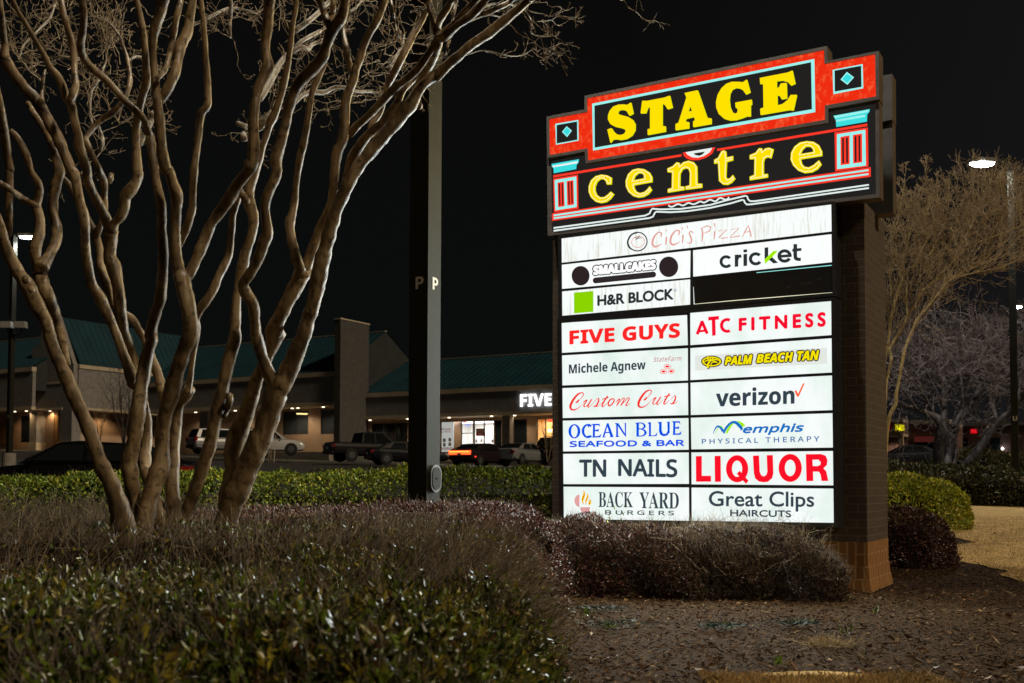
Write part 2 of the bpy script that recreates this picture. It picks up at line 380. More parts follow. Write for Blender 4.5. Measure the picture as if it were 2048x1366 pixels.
FR = {'F': (0, 0, 1.0), 'J': (1200, 120, 7.591), 'K': (1400, 120, 9.105), 'L': (1150, 280, 7.585), 'M': (1400, 260, 7.314), 'N': (1080, 80, 2.8444),
      'P': (1080, 160, 8.5375), 'Q': (1600, 80, 6.83), 'R': (1080, 340, 8.5375), 'T': (1620, 260, 7.589), 'U': (1380, 430, 6.503), 'V': (1120, 430, 6.504),
      'W': (1120, 630, 6.504), 'X': (1380, 600, 5.938), 'Y': (1120, 770, 7.585), 'Z': (1120, 830, 6.207), 'a': (1380, 740, 7.062), 'b': (1380, 890, 7.062)}
def fpx(fr, pts):
    ox, oy, s = FR[fr]; return [(ox+p[0]/s, oy+p[1]/s) for p in pts]
class Art:
    """flat marks on the sign: rings and strokes given where the photo shows them, laid on the sign's own plane"""
    def __init__(s, off): s.off, s.mb, s.k, s.mats = off, MB(), 0, []
    def mi(s, m):
        if m not in s.mats: s.mats.append(m)
        return s.mats.index(m)
    def lift(s): s.k += 1; return s.off+.0012+.0006*s.k
    def poly(s, fr, pts, m, holes=()):
        o = s.lift(); f = lambda q: [SG.hit(x, y, o) for x, y in fpx(fr, q)]
        s.mb.poly([f(pts)]+[f(h) for h in holes], s.mi(m))
    def stroke(s, fr, pts, m, w=None, smooth=True):
        """pts (x, y[, width]) in the frame"""
        P = [(p[0], p[1], p[2] if len(p) > 2 else w) for p in pts]
        if smooth and len(P) > 2:
            Q = []
            for i in range(len(P)-1):
                p0, p1, p2, p3 = P[max(i-1, 0)], P[i], P[i+1], P[min(i+2, len(P)-1)]
                for j in range(5):
                    t = j/5.0
                    Q.append(tuple(.5*(2*p1[k]+(p2[k]-p0[k])*t+(2*p0[k]-5*p1[k]+4*p2[k]-p3[k])*t*t+(3*p1[k]-p0[k]-3*p2[k]+p3[k])*t**3) for k in range(3)))
            P = Q+[P[-1]]
        o = s.lift(); l, r = [], []
        for i in range(len(P)):
            a, b = P[max(i-1, 0)], P[min(i+1, len(P)-1)]
            dx, dy = b[0]-a[0], b[1]-a[1]; L = math.hypot(dx, dy) or 1
            nx, ny = -dy/L*P[i][2]/2, dx/L*P[i][2]/2
            l.append((P[i][0]+nx, P[i][1]+ny)); r.append((P[i][0]-nx, P[i][1]-ny))
        L3 = [SG.hit(x, y, o) for x, y in fpx(fr, l)]; R3 = [SG.hit(x, y, o) for x, y in fpx(fr, r)]
        k = s.mi(m)
        for i in range(len(P)-1): s.mb.face((L3[i], L3[i+1], R3[i+1], R3[i]), k)
    def ell(s, fr, c, rx, ry, m, inner=None, a0=0, a1=360, ang=0):
        n = 40; ca, sa = math.cos(R(ang)), math.sin(R(ang))
        def ring(kx, ky):
            return [(c[0]+kx*math.cos(R(a0+(a1-a0)*i/n))*ca-ky*math.sin(R(a0+(a1-a0)*i/n))*sa,
                     c[1]+kx*math.cos(R(a0+(a1-a0)*i/n))*sa+ky*math.sin(R(a0+(a1-a0)*i/n))*ca) for i in range(n+(0 if abs(a1-a0) >= 360 else 1))]
        if inner is None: s.poly(fr, ring(rx, ry), m)
        elif abs(a1-a0) >= 360: s.poly(fr, ring(rx, ry), m, [ring(*inner)])
        else: s.poly(fr, ring(rx, ry)+ring(*inner)[::-1], m)
    def text(s, fr, txt, quad, m, style='n', fat=0.0, space=1.0, shear=0.0):
        up = {'b': (0x1D5D4, 0x1D5EE), 'i': (0x1D63C, 0x1D656), 'r': (0x1D5A0, 0x1D5BA), 's': (0x1D400, 0x1D41A), 'c': (0x1D4D0, 0x1D4EA)}.get(style)
        if up: txt = ''.join(chr(up[0]+ord(c)-65) if 'A' <= c <= 'Z' else chr(up[1]+ord(c)-97) if 'a' <= c <= 'z' else c for c in txt)
        cu = bpy.data.curves.new('lettering', 'FONT'); cu.body = txt; cu.space_character = space; cu.shear = shear; cu.resolution_u = 5
        ob = bpy.data.objects.new('lettering', cu); COL.objects.link(ob)
        dg = bpy.context.evaluated_depsgraph_get(); ev = ob.evaluated_get(dg); me = ev.to_mesh()
        vs = [(v.co.x, v.co.y) for v in me.vertices]; fs = [tuple(p.vertices) for p in me.polygons]
        ev.to_mesh_clear(); bpy.data.objects.remove(ob); bpy.data.curves.remove(cu)
        if not vs: return
        x0, x1 = min(v[0] for v in vs), max(v[0] for v in vs); y0, y1 = min(v[1] for v in vs), max(v[1] for v in vs)
        q = fpx(fr, quad); k = s.mi(m)
        offs = [(0, 0)]+([(fat*math.cos(a*math.pi/4), fat*math.sin(a*math.pi/4)) for a in range(8)] if fat else [])
        for dx, dy in offs:
            o = s.lift() if dx == 0 and dy == 0 else s.off+.0012+.0006*s.k
            s.k += .25; base = len(s.mb.v)
            for x, y in vs:
                u, v = (x-x0)/(x1-x0), (y1-y)/(y1-y0)
                px = (q[0][0]*(1-u)+q[1][0]*u)*(1-v)+(q[3][0]*(1-u)+q[2][0]*u)*v
                py = (q[0][1]*(1-u)+q[1][1]*u)*(1-v)+(q[3][1]*(1-u)+q[2][1]*u)*v
                s.mb.v.append(tuple(SG.hit(px+dx, py+dy, o)))
            for f in fs: s.mb.f.append(tuple(base+i for i in f)); s.mb.m.append(k); s.mb.uv.append([(0, 0)]*len(f))
    def build(s, name, parent): return s.mb.build(name, s.mats, parent)

sign = thing('pylon_sign', 'tall lit brick shopping centre sign with red and yellow marquee top and white tenant panels', 'sign', tuple(SP0))
# piers and plinths
uL0 = SG.uz(1105, 800)[0]; uL1 = SG.uz(1180, 800)[0]; uR0 = SG.uz(1640, 800)[0]; uR1 = 0.0
zt = SG.uz(1727, 402)[1]; zb = SG.uz(1734.2, 1085.2)[1]
DEP = 1.0
for u0, u1 in ((uR0, uR1), (uL0, uL1)):
    mb = MB(); mb.obox(SG.pt(u0, 0), A_DIR, B_DIR, u1-u0, DEP, zb, zt)
    pier = mb.build('brick_pier', M_brick, sign)
    mb = MB()
    h = zb
    mb.obox(SG.pt(u0-.002, 0, .002), A_DIR, B_DIR, u1-u0+.004, DEP+.004, h*.50, h, 0, uvr=1.0)
    mb.obox(SG.pt(u0-.018, 0, .018), A_DIR, B_DIR, u1-u0+.036, DEP+.036, h*.25, h*.50-.001, 0, uvr=1.0, tb=.008, ta=.008)
    mb.obox(SG.pt(u0-.05, 0, .05), A_DIR, B_DIR, u1-u0+.10, DEP+.10, -.05, h*.25-.001, 0, uvr=1.0, tb=.028, ta=.028)
    mb.build('plinth', M_brick_o, pier)
# the middle wall behind the light boxes
mb = MB(); mb.obox(SG.pt(uL1+.002, 0, -.02), A_DIR, B_DIR, uR0-uL1-.004, DEP-.04, .25, zt-.01); mb.build('core_wall', M_black, sign)

def framed_box(name, quad, front, back, fw, mats, label):
    """light box: frame ring, back plate and sides; quad = lit opening in photo pixels (TL TR BR BL)"""
    (x0, y0), (x1, y1), (x2, y2), (x3, y3) = quad
    outer = [(x0-fw, y0-fw*.9), (x1+fw, y1-fw*.9), (x2+fw, y2+fw), (x3-fw, y3+fw)]
    mb = MB(); o3 = [SG.hit(*p, front) for p in outer]; i3 = [SG.hit(*p, front) for p in quad]
    mb.poly([o3, i3], 0)
    for i in range(4):
        j = (i+1) % 4
        mb.face((o3[i], o3[j], o3[j]-N_DIR*(front-back), o3[i]-N_DIR*(front-back)), 1)
        mb.face((i3[i], i3[j], i3[j]-N_DIR*.02, i3[i]-N_DIR*.02), 0)
    mb.poly([[p-N_DIR*(front-back) for p in o3]], 1)
    b = MB(); b.poly([[p-N_DIR*.0195 for p in o3]], 0)
    o = mb.build(name, mats, sign); o['label'] = label
    b.build('divider_grid', M_framed, o)
    return o
OFU, OFL = .22, .26
upq = [(1122.4, 476.8), (1662.4, 408.6), (1665, 585.2), (1123.8, 631.8)]
loq = [(1122.6, 646), (1662.2, 602), (1667.5, 1045.6), (1127.0, 1038)]
M_framed = mat('dark_box_frame', (.030, .031, .034), .4, var=.15, scale=12)
bu = framed_box('light_box', upq, OFU, 0.004, 7.0, [M_framed, M_black], 'upper light box with stained panels')
bl = framed_box('light_box', loq, OFL, 0.004, 8.5, [M_framed, M_black], 'lower light box with clean white panels')
PANELS = {}
def panel(box, off, quad, m, label):
    mb = MB(); q = [SG.hit(x, y, off-.012) for x, y in quad]
    mb.prism(q, -N_DIR*.006)
    o = mb.build('tenant_panel', m, box); o['label'] = label
    art = Art(off-.011); return o, art
pn = {}
pn['pizza'] = panel(bu, OFU, [(1122.4, 476.8), (1662.4, 408.6), (1662.9, 462.6), (1123, 525.3)], M_dirty, 'rain streaked panel with faded red brush lettering')
pn['cakes'] = panel(bu, OFU, [(1123, 529.6), (1380.6, 501), (1379.8, 554.8), (1123.4, 577.6)], M_dirty2, 'panel with two dark discs and bubble lettering')
pn['tax'] = panel(bu, OFU, [(1123.4, 583), (1379.8, 558.8), (1379.8, 609), (1124, 631.3)], M_dirty, 'stained panel with a lime green square')
pn['phone'] = panel(bu, OFU, [(1386.2, 500.7), (1662.6, 468.4), (1663.4, 524.1), (1386.5, 553)], M_dirty2, 'panel with slate lower case lettering and a lime slash')
pn['blank'] = panel(bu, OFU, [(1388.5, 557.5), (1663.2, 531.5), (1664.2, 583), (1389.5, 607)], M_off, 'blank black panel')
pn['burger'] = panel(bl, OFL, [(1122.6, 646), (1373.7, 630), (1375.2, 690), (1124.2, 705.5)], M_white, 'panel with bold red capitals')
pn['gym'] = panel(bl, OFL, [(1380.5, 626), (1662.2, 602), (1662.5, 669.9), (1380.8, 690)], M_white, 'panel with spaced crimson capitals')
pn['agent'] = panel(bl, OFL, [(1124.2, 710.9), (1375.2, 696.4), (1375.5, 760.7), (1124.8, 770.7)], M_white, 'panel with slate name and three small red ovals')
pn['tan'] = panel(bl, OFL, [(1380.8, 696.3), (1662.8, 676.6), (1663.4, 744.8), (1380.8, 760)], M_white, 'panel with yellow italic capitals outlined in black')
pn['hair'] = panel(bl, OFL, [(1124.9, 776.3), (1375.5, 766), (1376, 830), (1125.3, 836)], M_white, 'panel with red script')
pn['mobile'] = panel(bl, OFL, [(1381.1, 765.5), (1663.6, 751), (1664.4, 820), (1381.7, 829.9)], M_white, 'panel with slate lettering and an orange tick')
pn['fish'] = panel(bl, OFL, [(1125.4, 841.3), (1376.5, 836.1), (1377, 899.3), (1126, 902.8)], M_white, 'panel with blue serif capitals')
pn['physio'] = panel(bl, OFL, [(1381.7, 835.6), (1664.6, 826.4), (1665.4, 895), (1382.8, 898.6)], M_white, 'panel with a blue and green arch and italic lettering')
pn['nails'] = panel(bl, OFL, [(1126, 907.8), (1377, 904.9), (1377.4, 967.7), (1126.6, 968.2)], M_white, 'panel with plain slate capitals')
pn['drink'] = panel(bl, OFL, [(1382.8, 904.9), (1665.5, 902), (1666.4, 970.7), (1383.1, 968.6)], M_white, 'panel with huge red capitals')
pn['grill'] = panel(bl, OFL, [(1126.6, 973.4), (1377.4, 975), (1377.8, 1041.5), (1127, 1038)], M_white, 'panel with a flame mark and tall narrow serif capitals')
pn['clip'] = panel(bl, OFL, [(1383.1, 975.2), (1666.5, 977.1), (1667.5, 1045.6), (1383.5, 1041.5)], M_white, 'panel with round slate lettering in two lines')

A = pn['pizza'][1]
for i, (rx, ry, w) in enumerate([(128, 124, 10)]):
    A.ell('V', (1008, 346), 132, 128, M_char, (117, 113), ang=-15)
    A.stroke('V', [(1010, 232, 8), (935, 258, 12), (885, 330, 22), (888, 400, 20), (930, 450, 12)], M_char)
    A.ell('V', (1015, 350), 88, 76, M_pale, (79, 67), ang=-15)
    A.stroke('V', [(970, 292, 6), (1010, 300, 11), (1060, 298, 6)], M_char); A.stroke('V', [(985, 325, 6), (1015, 296, 10), (1040, 262, 6)], M_char)
def sh(pts, dx, dy): return [(p[0]+dx, p[1]+dy)+tuple(p[2:]) for p in pts]
C = [(1310, 290, 12), (1320, 240, 20), (1280, 226, 16), (1222, 290, 24), (1202, 370, 26), (1227, 410, 24), (1272, 404, 18), (1322, 375, 7)]
I = [(1386, 285, 22), (1380, 340, 18), (1375, 388, 14)]; Dt = [(1378, 188, 16), (1382, 216, 10)]
for dx, dy in ((0, 0), (233, -26)):
    A.stroke('V', sh(C, dx, dy), M_pale); A.stroke('V', sh(I, dx*.93, dy), M_pale); A.stroke('V', sh(Dt, dx*.92, dy), M_pale)
A.stroke('V', [(1652, 140, 16), (1664, 182, 5)], M_pale)
A.stroke('V', [(1737, 240, 10), (1703, 212, 16), (1683, 240, 18), (1703, 290, 20), (1712, 335, 20), (1692, 368, 14), (1650, 354, 7)], M_pale)
for pts in ([(152, 165, 14), (165, 250, 20), (155, 350, 8)], [(138, 178, 8), (220, 140, 16), (270, 157, 18), (258, 205, 16), (178, 242, 8)], [(322, 210, 22), (314, 315, 12)],
            [(318, 106, 20), (322, 152, 7)], [(368, 208, 12), (480, 187, 16), (372, 296, 14), (430, 303, 14), (492, 290, 10)], [(533, 190, 12), (640, 167, 16), (545, 262, 12), (522, 295, 10), (652, 270, 14)],
            [(680, 292, 8), (722, 200, 16), (760, 136, 18), (777, 200, 18), (797, 285, 16)], [(700, 226, 10), (785, 214, 12)]):
    A.stroke('U', pts, M_pale, smooth=len(pts) != 5)
A = pn['cakes'][1]
A.ell('V', (268, 790), 117, 127, M_choc); A.ell('V', (1413, 674), 125, 134, M_choc)
A.stroke('V', [(462, 852), (1214, 774)], M_choc, 76); A.ell('V', (463, 852), 37, 38, M_choc); A.ell('V', (1213, 774), 37, 38, M_choc)
A.text('V', 'CUPCAKERY AND CREAMERY', [(462, 838), (1210, 760), (1210, 788), (462, 866)], M_char, 'b')
q = [(440, 672), (1238, 590), (1238, 700), (440, 775)]
A.text('V', 'SMALLCAKES', q, M_choc, 'b', fat=3.6); A.k += 4; A.text('V', 'SMALLCAKES', q, M_W2, 'b', fat=1.5)
A = pn['tax'][1]
A.poly('V', [(182, 1010), (433, 988), (433, 1258), (182, 1280)], M_green)
A.text('V', 'H&R BLOCK', [(492, 1050), (1470, 960), (1470, 1095), (492, 1178)], M_char, 'n', fat=1.1)
A.text('V', '®', [(1480, 962), (1520, 958), (1520, 998), (1480, 1002)], M_sblue, 'n')
A = pn['phone'][1]
A.ell('U', (470, 607), 86, 84, M_char, (46, 45), a0=38, a1=318); A.ell('U', (855, 570), 90, 86, M_char, (47, 45), a0=35, a1=318)
A.poly('U', [(582, 518), (628, 513), (628, 670), (582, 675)], M_char); A.stroke('U', [(612, 585, 34), (625, 545, 40), (668, 532, 42)], M_char)
A.poly('U', [(695, 508), (743, 503), (743, 660), (695, 665)], M_char); A.poly('U', [(695, 450), (743, 445), (743, 483), (695, 488)], M_char)
A.poly('U', [(970, 425), (1018, 418), (1018, 545), (970, 592)], M_char); A.poly('U', [(1145, 461), (1085, 468), (972, 575), (972, 640), (1066, 552)], M_lime)
A.poly('U', [(1026, 580), (1068, 548), (1147, 622), (1085, 630)], M_char)
A.ell('U', (1230, 533), 93, 88, M_char, (50, 46), a0=28, a1=362); A.poly('U', [(1160, 520), (1322, 508), (1322, 545), (1160, 558)], M_char)
A.stroke('U', [(1370, 378, 48), (1370, 540, 48), (1392, 572, 46), (1442, 578, 40)], M_char); A.poly('U', [(1330, 440), (1450, 428), (1450, 466), (1330, 478)], M_char)
A = pn['blank'][1]
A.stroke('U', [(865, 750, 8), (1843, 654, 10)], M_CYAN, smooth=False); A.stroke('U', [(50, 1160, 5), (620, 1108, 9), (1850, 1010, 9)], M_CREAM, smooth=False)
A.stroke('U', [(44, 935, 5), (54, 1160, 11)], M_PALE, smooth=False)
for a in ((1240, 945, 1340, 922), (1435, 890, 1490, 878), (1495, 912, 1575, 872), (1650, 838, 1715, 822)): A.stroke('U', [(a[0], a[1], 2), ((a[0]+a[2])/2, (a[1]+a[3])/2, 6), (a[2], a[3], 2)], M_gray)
A = pn['burger'][1]; A.text('W', 'FIVE GUYS', [(128, 207), (1555, 107), (1555, 290), (128, 380)], M_red, 'b', fat=.9)
A = pn['gym'][1]
A.stroke('X', [(85, 408, 36), (146, 250, 38)], M_crim); A.stroke('X', [(140, 250, 38), (205, 400, 36)], M_crim); A.poly('X', [(108, 358), (185, 350), (185, 378), (105, 386)], M_crim)
A.poly('X', [(217, 200), (343, 190), (343, 232), (302, 236), (305, 420), (263, 426), (258, 240), (217, 244)], M_crim)
A.ell('X', (440, 302), 85, 88, M_crim, (46, 52), a0=60, a1=300)
A.text('X', 'FITNESS', [(588, 222), (1603, 150), (1603, 308), (588, 362)], M_crim, 'n', fat=1.7, space=1.5)
A = pn['agent'][1]
A.text('W', 'Michele Agnew', [(117, 640), (1113, 583), (1113, 742), (117, 800)], M_slate, 'b', fat=.25)
A.text('W', 'StateFarm', [(1215, 548), (1578, 532), (1578, 595), (1215, 610)], M_maroon, 'r', shear=.3, space=1.15)
for c, (rx, ry) in (((1395, 670), (46, 31)), ((1346, 736), (45, 32)), ((1448, 731), (46, 32))):
    A.ell('W', c, rx, ry, M_red, (rx-6, ry-6)); A.ell('W', c, rx*.58, ry*.45, M_red)
A = pn['tan'][1]
A.poly('X', [(60, 662), (1625, 565), (1628, 755), (62, 838)], M_film)
A.ell('X', (257, 730), 125, 70, M_choc); A.stroke('X', [(225, 770, 46), (215, 818, 26)], M_choc); A.ell('X', (257, 730), 112, 58, M_yel, (92, 44))
for pts in ([(240, 720, 20), (215, 760, 22), (212, 808, 24)], [(250, 720, 8), (205, 715, 16), (165, 745, 5)], [(250, 720, 8), (200, 690, 14), (160, 705, 5)], [(250, 718, 8), (240, 685, 14), (205, 672, 5)],
            [(252, 718, 8), (280, 685, 14), (315, 682, 5)], [(252, 720, 8), (300, 705, 16), (345, 720, 5)], [(252, 722, 8), (300, 730, 14), (330, 752, 5)], [(262, 790, 10), (250, 755, 10), (280, 738, 10), (315, 742, 6)]):
    A.stroke('X', pts, M_yel)
for w, q in (('PALM', [(415, 678), (738, 652), (738, 758), (415, 768)]), ('BEACH', [(792, 648), (1222, 618), (1222, 728), (792, 745)]), ('TAN', [(1276, 612), (1530, 598), (1530, 708), (1276, 718)])):
    A.text('X', w, q, M_choc, 'i', fat=3.0); A.k += 4; A.text('X', w, q, M_yel, 'i', fat=.7)
A = pn['hair'][1]
CC = [(300, 226, 6), (342, 172, 12), (355, 132, 14), (331, 117, 16), (270, 142, 26), (203, 222, 34), (160, 310, 36), (166, 362, 30), (205, 378, 22), (260, 360, 14), (310, 320, 8), (347, 280, 4)]
CI = [(236, 272, 14), (266, 252, 28), (290, 218, 12)]
U1 = [(348, 278, 5), (385, 240, 18), (412, 230, 12), (372, 290, 18), (362, 322, 18), (388, 328, 12), (425, 295, 9), (482, 214, 12)]
U2 = [(482, 216, 18), (435, 295, 20), (424, 332, 18), (455, 325, 9), (512, 265, 5)]
S1 = [(512, 265, 5), (577, 200, 11), (586, 240, 22), (560, 300, 24), (530, 325, 20), (505, 318, 9)]; S2 = [(550, 330, 10), (590, 312, 8), (642, 265, 5)]
T1 = [(642, 265, 5), (690, 210, 9), (722, 164, 14)]; T2 = [(720, 168, 20), (662, 260, 22), (638, 318, 22), (662, 324, 12), (722, 265, 5)]; T3 = [(640, 217, 14), (735, 190, 16)]
O1 = [(810, 206, 18), (760, 226, 20), (732, 280, 22), (745, 316, 20), (790, 290, 20), (822, 236, 20), (812, 206, 14)]
Mm = ([(842, 270, 5), (880, 226, 16), (908, 214, 12), (872, 290, 18), (860, 318, 16)], [(870, 300, 8), (950, 206, 13), (976, 210, 14), (936, 290, 18), (920, 315, 16)], [(936, 300, 8), (1020, 202, 13), (1050, 206, 16), (1010, 285, 18), (998, 314, 15), (1030, 305, 9), (1070, 270, 4)])
for st in (CC, CI, U1, U2, S1, S2, T1, T2, T3, O1)+Mm: A.stroke('Y', st, M_scr)
for st in (CC, CI): A.stroke('Y', sh(st, 1032, -40), M_scr)
for st in (U1, U2): A.stroke('Y', sh(st, 1046, -38), M_scr)
for st in (T1, T2, T3): A.stroke('Y', sh(st, 938, -38), M_scr)
for st in (S1, [(550, 328, 10), (590, 310, 8), (622, 285, 5)]): A.stroke('Y', sh(st, 1166, -40), M_scr)
A = pn['mobile'][1]
A.text('a', 'verizon', [(370, 270), (1472, 226), (1472, 474), (370, 516)], M_slate, 'b', fat=.6)
A.poly('a', [(1475, 295), (1500, 285), (1527, 335), (1595, 190), (1620, 186), (1536, 376), (1512, 376)], M_oran)
A = pn['fish'][1]
A.ell('Y', (218, 702), 90, 109, M_blue, (49, 90)); A.ell('Y', (425, 698), 95, 108, M_blue, (56, 84), a0=48, a1=312)
A.poly('Y', [(420, 590), (458, 590), (440, 652), (415, 618)], M_blue); A.poly('Y', [(468, 765), (408, 806), (385, 780), (430, 768)], M_blue)
EE = [[(500, 600), (532, 600), (530, 790), (496, 795)], [(475, 590), (600, 588), (610, 645), (588, 612), (500, 612)], [(520, 684), (592, 668), (585, 706), (520, 700)], [(490, 798), (612, 795), (630, 738), (590, 772), (495, 780)]]
for dx, dy in ((0, 0), (1218, -40)):
    for pp in EE: A.poly('Y', sh(pp, dx, dy), M_blue)
A.poly('Y', [(712, 580), (735, 578), (812, 788), (768, 790), (718, 630), (672, 790), (642, 795)], M_blue); A.poly('Y', [(680, 715), (772, 708), (776, 726), (674, 733)], M_blue)
A.poly('Y', [(638, 797), (700, 780), (700, 792)], M_blue); A.poly('Y', [(752, 780), (826, 790), (762, 794)], M_blue)
A.poly('Y', [(828, 578), (885, 578), (985, 735), (982, 580), (945, 576), (1002, 574), (1003, 792), (960, 745), (878, 620), (882, 770), (905, 788), (842, 790), (852, 765), (852, 600)], M_blue)
A.poly('Y', [(1140, 572), (1198, 570), (1196, 782), (1160, 784), (1160, 600)], M_blue); A.ell('Y', (1222, 622), 78, 54, M_blue, (46, 38), a0=-90, a1=90); A.ell('Y', (1225, 722), 90, 60, M_blue, (54, 44), a0=-90, a1=90)
for y0 in (568, 658, 768): A.poly('Y', [(1180, y0), (1226, y0-1), (1226, y0+15), (1180, y0+16)], M_blue)
A.poly('Y', [(1325, 568), (1380, 564), (1380, 765), (1440, 762), (1480, 714), (1465, 775), (1340, 780), (1350, 755), (1348, 595)], M_blue)
A.poly('Y', [(1480, 562), (1542, 558), (1542, 690), (1562, 738), (1610, 740), (1632, 695), (1630, 572), (1606, 560), (1664, 555), (1664, 720), (1625, 768), (1570, 778), (1520, 755), (1502, 700), (1504, 590)], M_blue)
A.text('Y', 'SEAFOOD & BAR', [(150, 855), (1880, 834), (1880, 920), (150, 938)], M_blue, 'r', fat=.75)
A = pn['physio'][1]
A.stroke('a', [(358, 908, 4), (380, 850, 9), (405, 805, 14)], M_lime); A.poly('a', [(418, 788), (440, 785), (472, 818), (455, 830)], M_lime)
A.stroke('a', [(512, 895, 26), (540, 840, 32), (575, 785, 30), (620, 752, 8)], M_lime); A.poly('a', [(655, 722), (700, 722), (745, 748), (782, 785), (738, 808), (720, 775), (690, 745)], M_lime)
A.stroke('a', [(328, 905, 5), (345, 850, 13), (372, 808, 22), (400, 795, 26), (435, 820, 30), (470, 868, 40)], M_mblue)
A.stroke('a', [(474, 895, 24), (500, 835, 34), (545, 775, 32), (600, 738, 34), (650, 745, 42), (700, 790, 46), (728, 830, 38), (712, 852, 6)], M_mblue)
A.text('a', 'emphis', [(752, 780), (1605, 752), (1605, 900), (752, 922)], M_mblue, 'r', fat=1.0, shear=.25)
A.text('a', 'PHYSICAL', [(168, 976), (962, 958), (962, 1028), (168, 1044)], M_sblue, 'r', fat=.35, space=1.5)
A.text('a', 'THERAPY', [(1068, 952), (1825, 934), (1825, 1008), (1068, 1024)], M_sblue, 'r', fat=.35, space=1.5)
A = pn['nails'][1]
A.text('Z', 'TN', [(246, 562), (566, 560), (566, 760), (246, 758)], M_slate, 'r', fat=1.5); A.text('Z', 'NAILS', [(730, 552), (1448, 556), (1448, 768), (730, 752)], M_slate, 'r', fat=1.5)
A = pn['drink'][1]
A.poly('b', [(82, 157), (167, 155), (167, 435), (297, 435), (297, 517), (85, 519)], M_liq); A.poly('b', [(347, 154), (433, 152), (437, 520), (352, 521)], M_liq)
A.ell('b', (665, 335), 157, 192, M_liq, (72, 114)); A.poly('b', [(660, 407), (700, 362), (827, 505), (790, 549)], M_liq)
A.poly('b', [(888, 151), (975, 147), (985, 380), (1005, 425), (1040, 445), (1075, 425), (1092, 380), (1083, 143), (1170, 142), (1178, 400), (1160, 470), (1100, 520), (1040, 527), (970, 515), (920, 470), (902, 400)], M_liq)
A.ell('b', (1415, 324), 164, 198, M_liq, (75, 116))
A.poly('b', [(1635, 130), (1850, 127), (1915, 150), (1942, 210), (1935, 280), (1885, 330), (1925, 370), (1940, 440), (1953, 508), (1857, 508), (1845, 420), (1820, 378), (1738, 375), (1742, 508), (1645, 511)], M_liq, [[(1730, 210), (1815, 207), (1847, 245), (1840, 280), (1800, 298), (1735, 297)]])
A = pn['grill'][1]
A.ell('Z', (242, 1064), 62, 76, M_pink, a0=90, a1=270); A.ell('Z', (312, 1145), 62, 78, M_pink, a0=0, a1=180)
A.poly('Z', [(290, 935), (306, 950), (315, 985), (301, 1035), (287, 1075), (296, 1118), (274, 1090), (266, 1050), (275, 1010), (292, 975)], M_gold)
A.poly('Z', [(334, 968), (350, 990), (355, 1020), (340, 1058), (325, 1085), (331, 1122), (313, 1095), (313, 1058), (330, 1020), (338, 995)], M_gold)
A.poly('Z', [(370, 1040), (386, 1065), (389, 1090), (365, 1124), (352, 1106), (356, 1080)], M_gold)
A.text('Z', 'BACK', [(478, 952), (905, 955), (905, 1150), (478, 1146)], M_slate, 's'); A.text('Z', 'YARD', [(985, 955), (1475, 960), (1475, 1162), (985, 1156)], M_slate, 's')
A.text('Z', 'BURGERS', [(562, 1182), (1412, 1192), (1412, 1245), (562, 1234)], M_slate, 'r', fat=.35, space=1.5)
A = pn['clip'][1]
A.text('b', 'Great Clips', [(270, 652), (1750, 662), (1750, 938), (270, 928)], M_slate, 'n', fat=.65)
A.text('b', 'HAIRCUTS', [(570, 914), (1425, 928), (1425, 1018), (570, 1004)], M_slate, 'n', fat=.55)
for k in pn: 
    if pn[k][1].mb.f: pn[k][1].build('lettering', pn[k][0])

# marquee cabinets, the front pair and the pair on the far side
TI = [(1093, 233), (1169, 218.6), (1169, 191.6), (1654.2, 91.7), (1655, 121.7), (1757.4, 101.2), (1757.8, 198.2), (1656.4, 217.5), (1656.4, 245.4), (1171, 326.8), (1169.8, 303), (1094, 316.2)]
RD = [(1097.8, 238), (1173.8, 224), (1173.8, 196.5), (1648, 99.6), (1648.6, 127.5), (1750, 108), (1751.8, 192.5), (1649.5, 211), (1650, 239.5), (1175.5, 321), (1174.5, 296.5), (1098.8, 310)]
LC = [(1094, 317.2), (1757.8, 199.4), (1759.7, 394.4), (1095.2, 471.8)]
LI = [(1102.5, 322), (1750.5, 207), (1751.5, 388), (1103.3, 464)]
OT, OC, OB = .205, .17, .0
def cabinet(name, outer, inner, front, back, label, shift=0.0):
    s = B_DIR*shift; mb = MB()
    o3 = [SG.hit(*p, front)+s for p in outer]
    if inner:
        i3 = [SG.hit(*p, front)+s for p in inner]; mb.poly([o3, i3], 0)
        for i in range(len(i3)):
            j = (i+1) % len(i3); mb.face((i3[i], i3[j], i3[j]-N_DIR*.02, i3[i]-N_DIR*.02), 0)
    else: mb.poly([o3], 2)
    dv = -N_DIR*(front-back)
    for i in range(len(o3)):
        j = (i+1) % len(o3); mb.face((o3[i], o3[j], o3[j]+dv, o3[i]+dv), 1)
    mb.poly([[p+dv for p in o3]], 2)
    o = mb.build(name, [M_frame, M_side, M_gray], sign); o['label'] = label; return o
ct = cabinet('marquee_cabinet', TI, RD, OT, OB, 'stepped red topped cabinet with the first word')
cl = cabinet('marquee_cabinet', LC, LI, OC, OB, 'black cabinet with the second word')
cabinet('marquee_cabinet', TI, None, OT, OB, 'grey back of the far side top cabinet', .66)
cabinet('marquee_cabinet', LC, None, OC, OB, 'grey back of the far side lower cabinet', .66)
mb = MB(); mb.prism([SG.hit(*p, OT-.015) for p in RD], -N_DIR*.01); mb.build('red_face', M_RED, ct)
A = Art(OT-.013)
for pts in ([(1187, 332), (1640, 252)],): pass
A.poly('F', [(1184.2, 207.4), (1628.8, 117.8), (1630.7, 224.2), (1186, 301.1)], M_CYAN); A.poly('F', [(1188.9, 211.5), (1622, 124.4), (1623.9, 218.4), (1189.5, 295.3)], M_DARK)
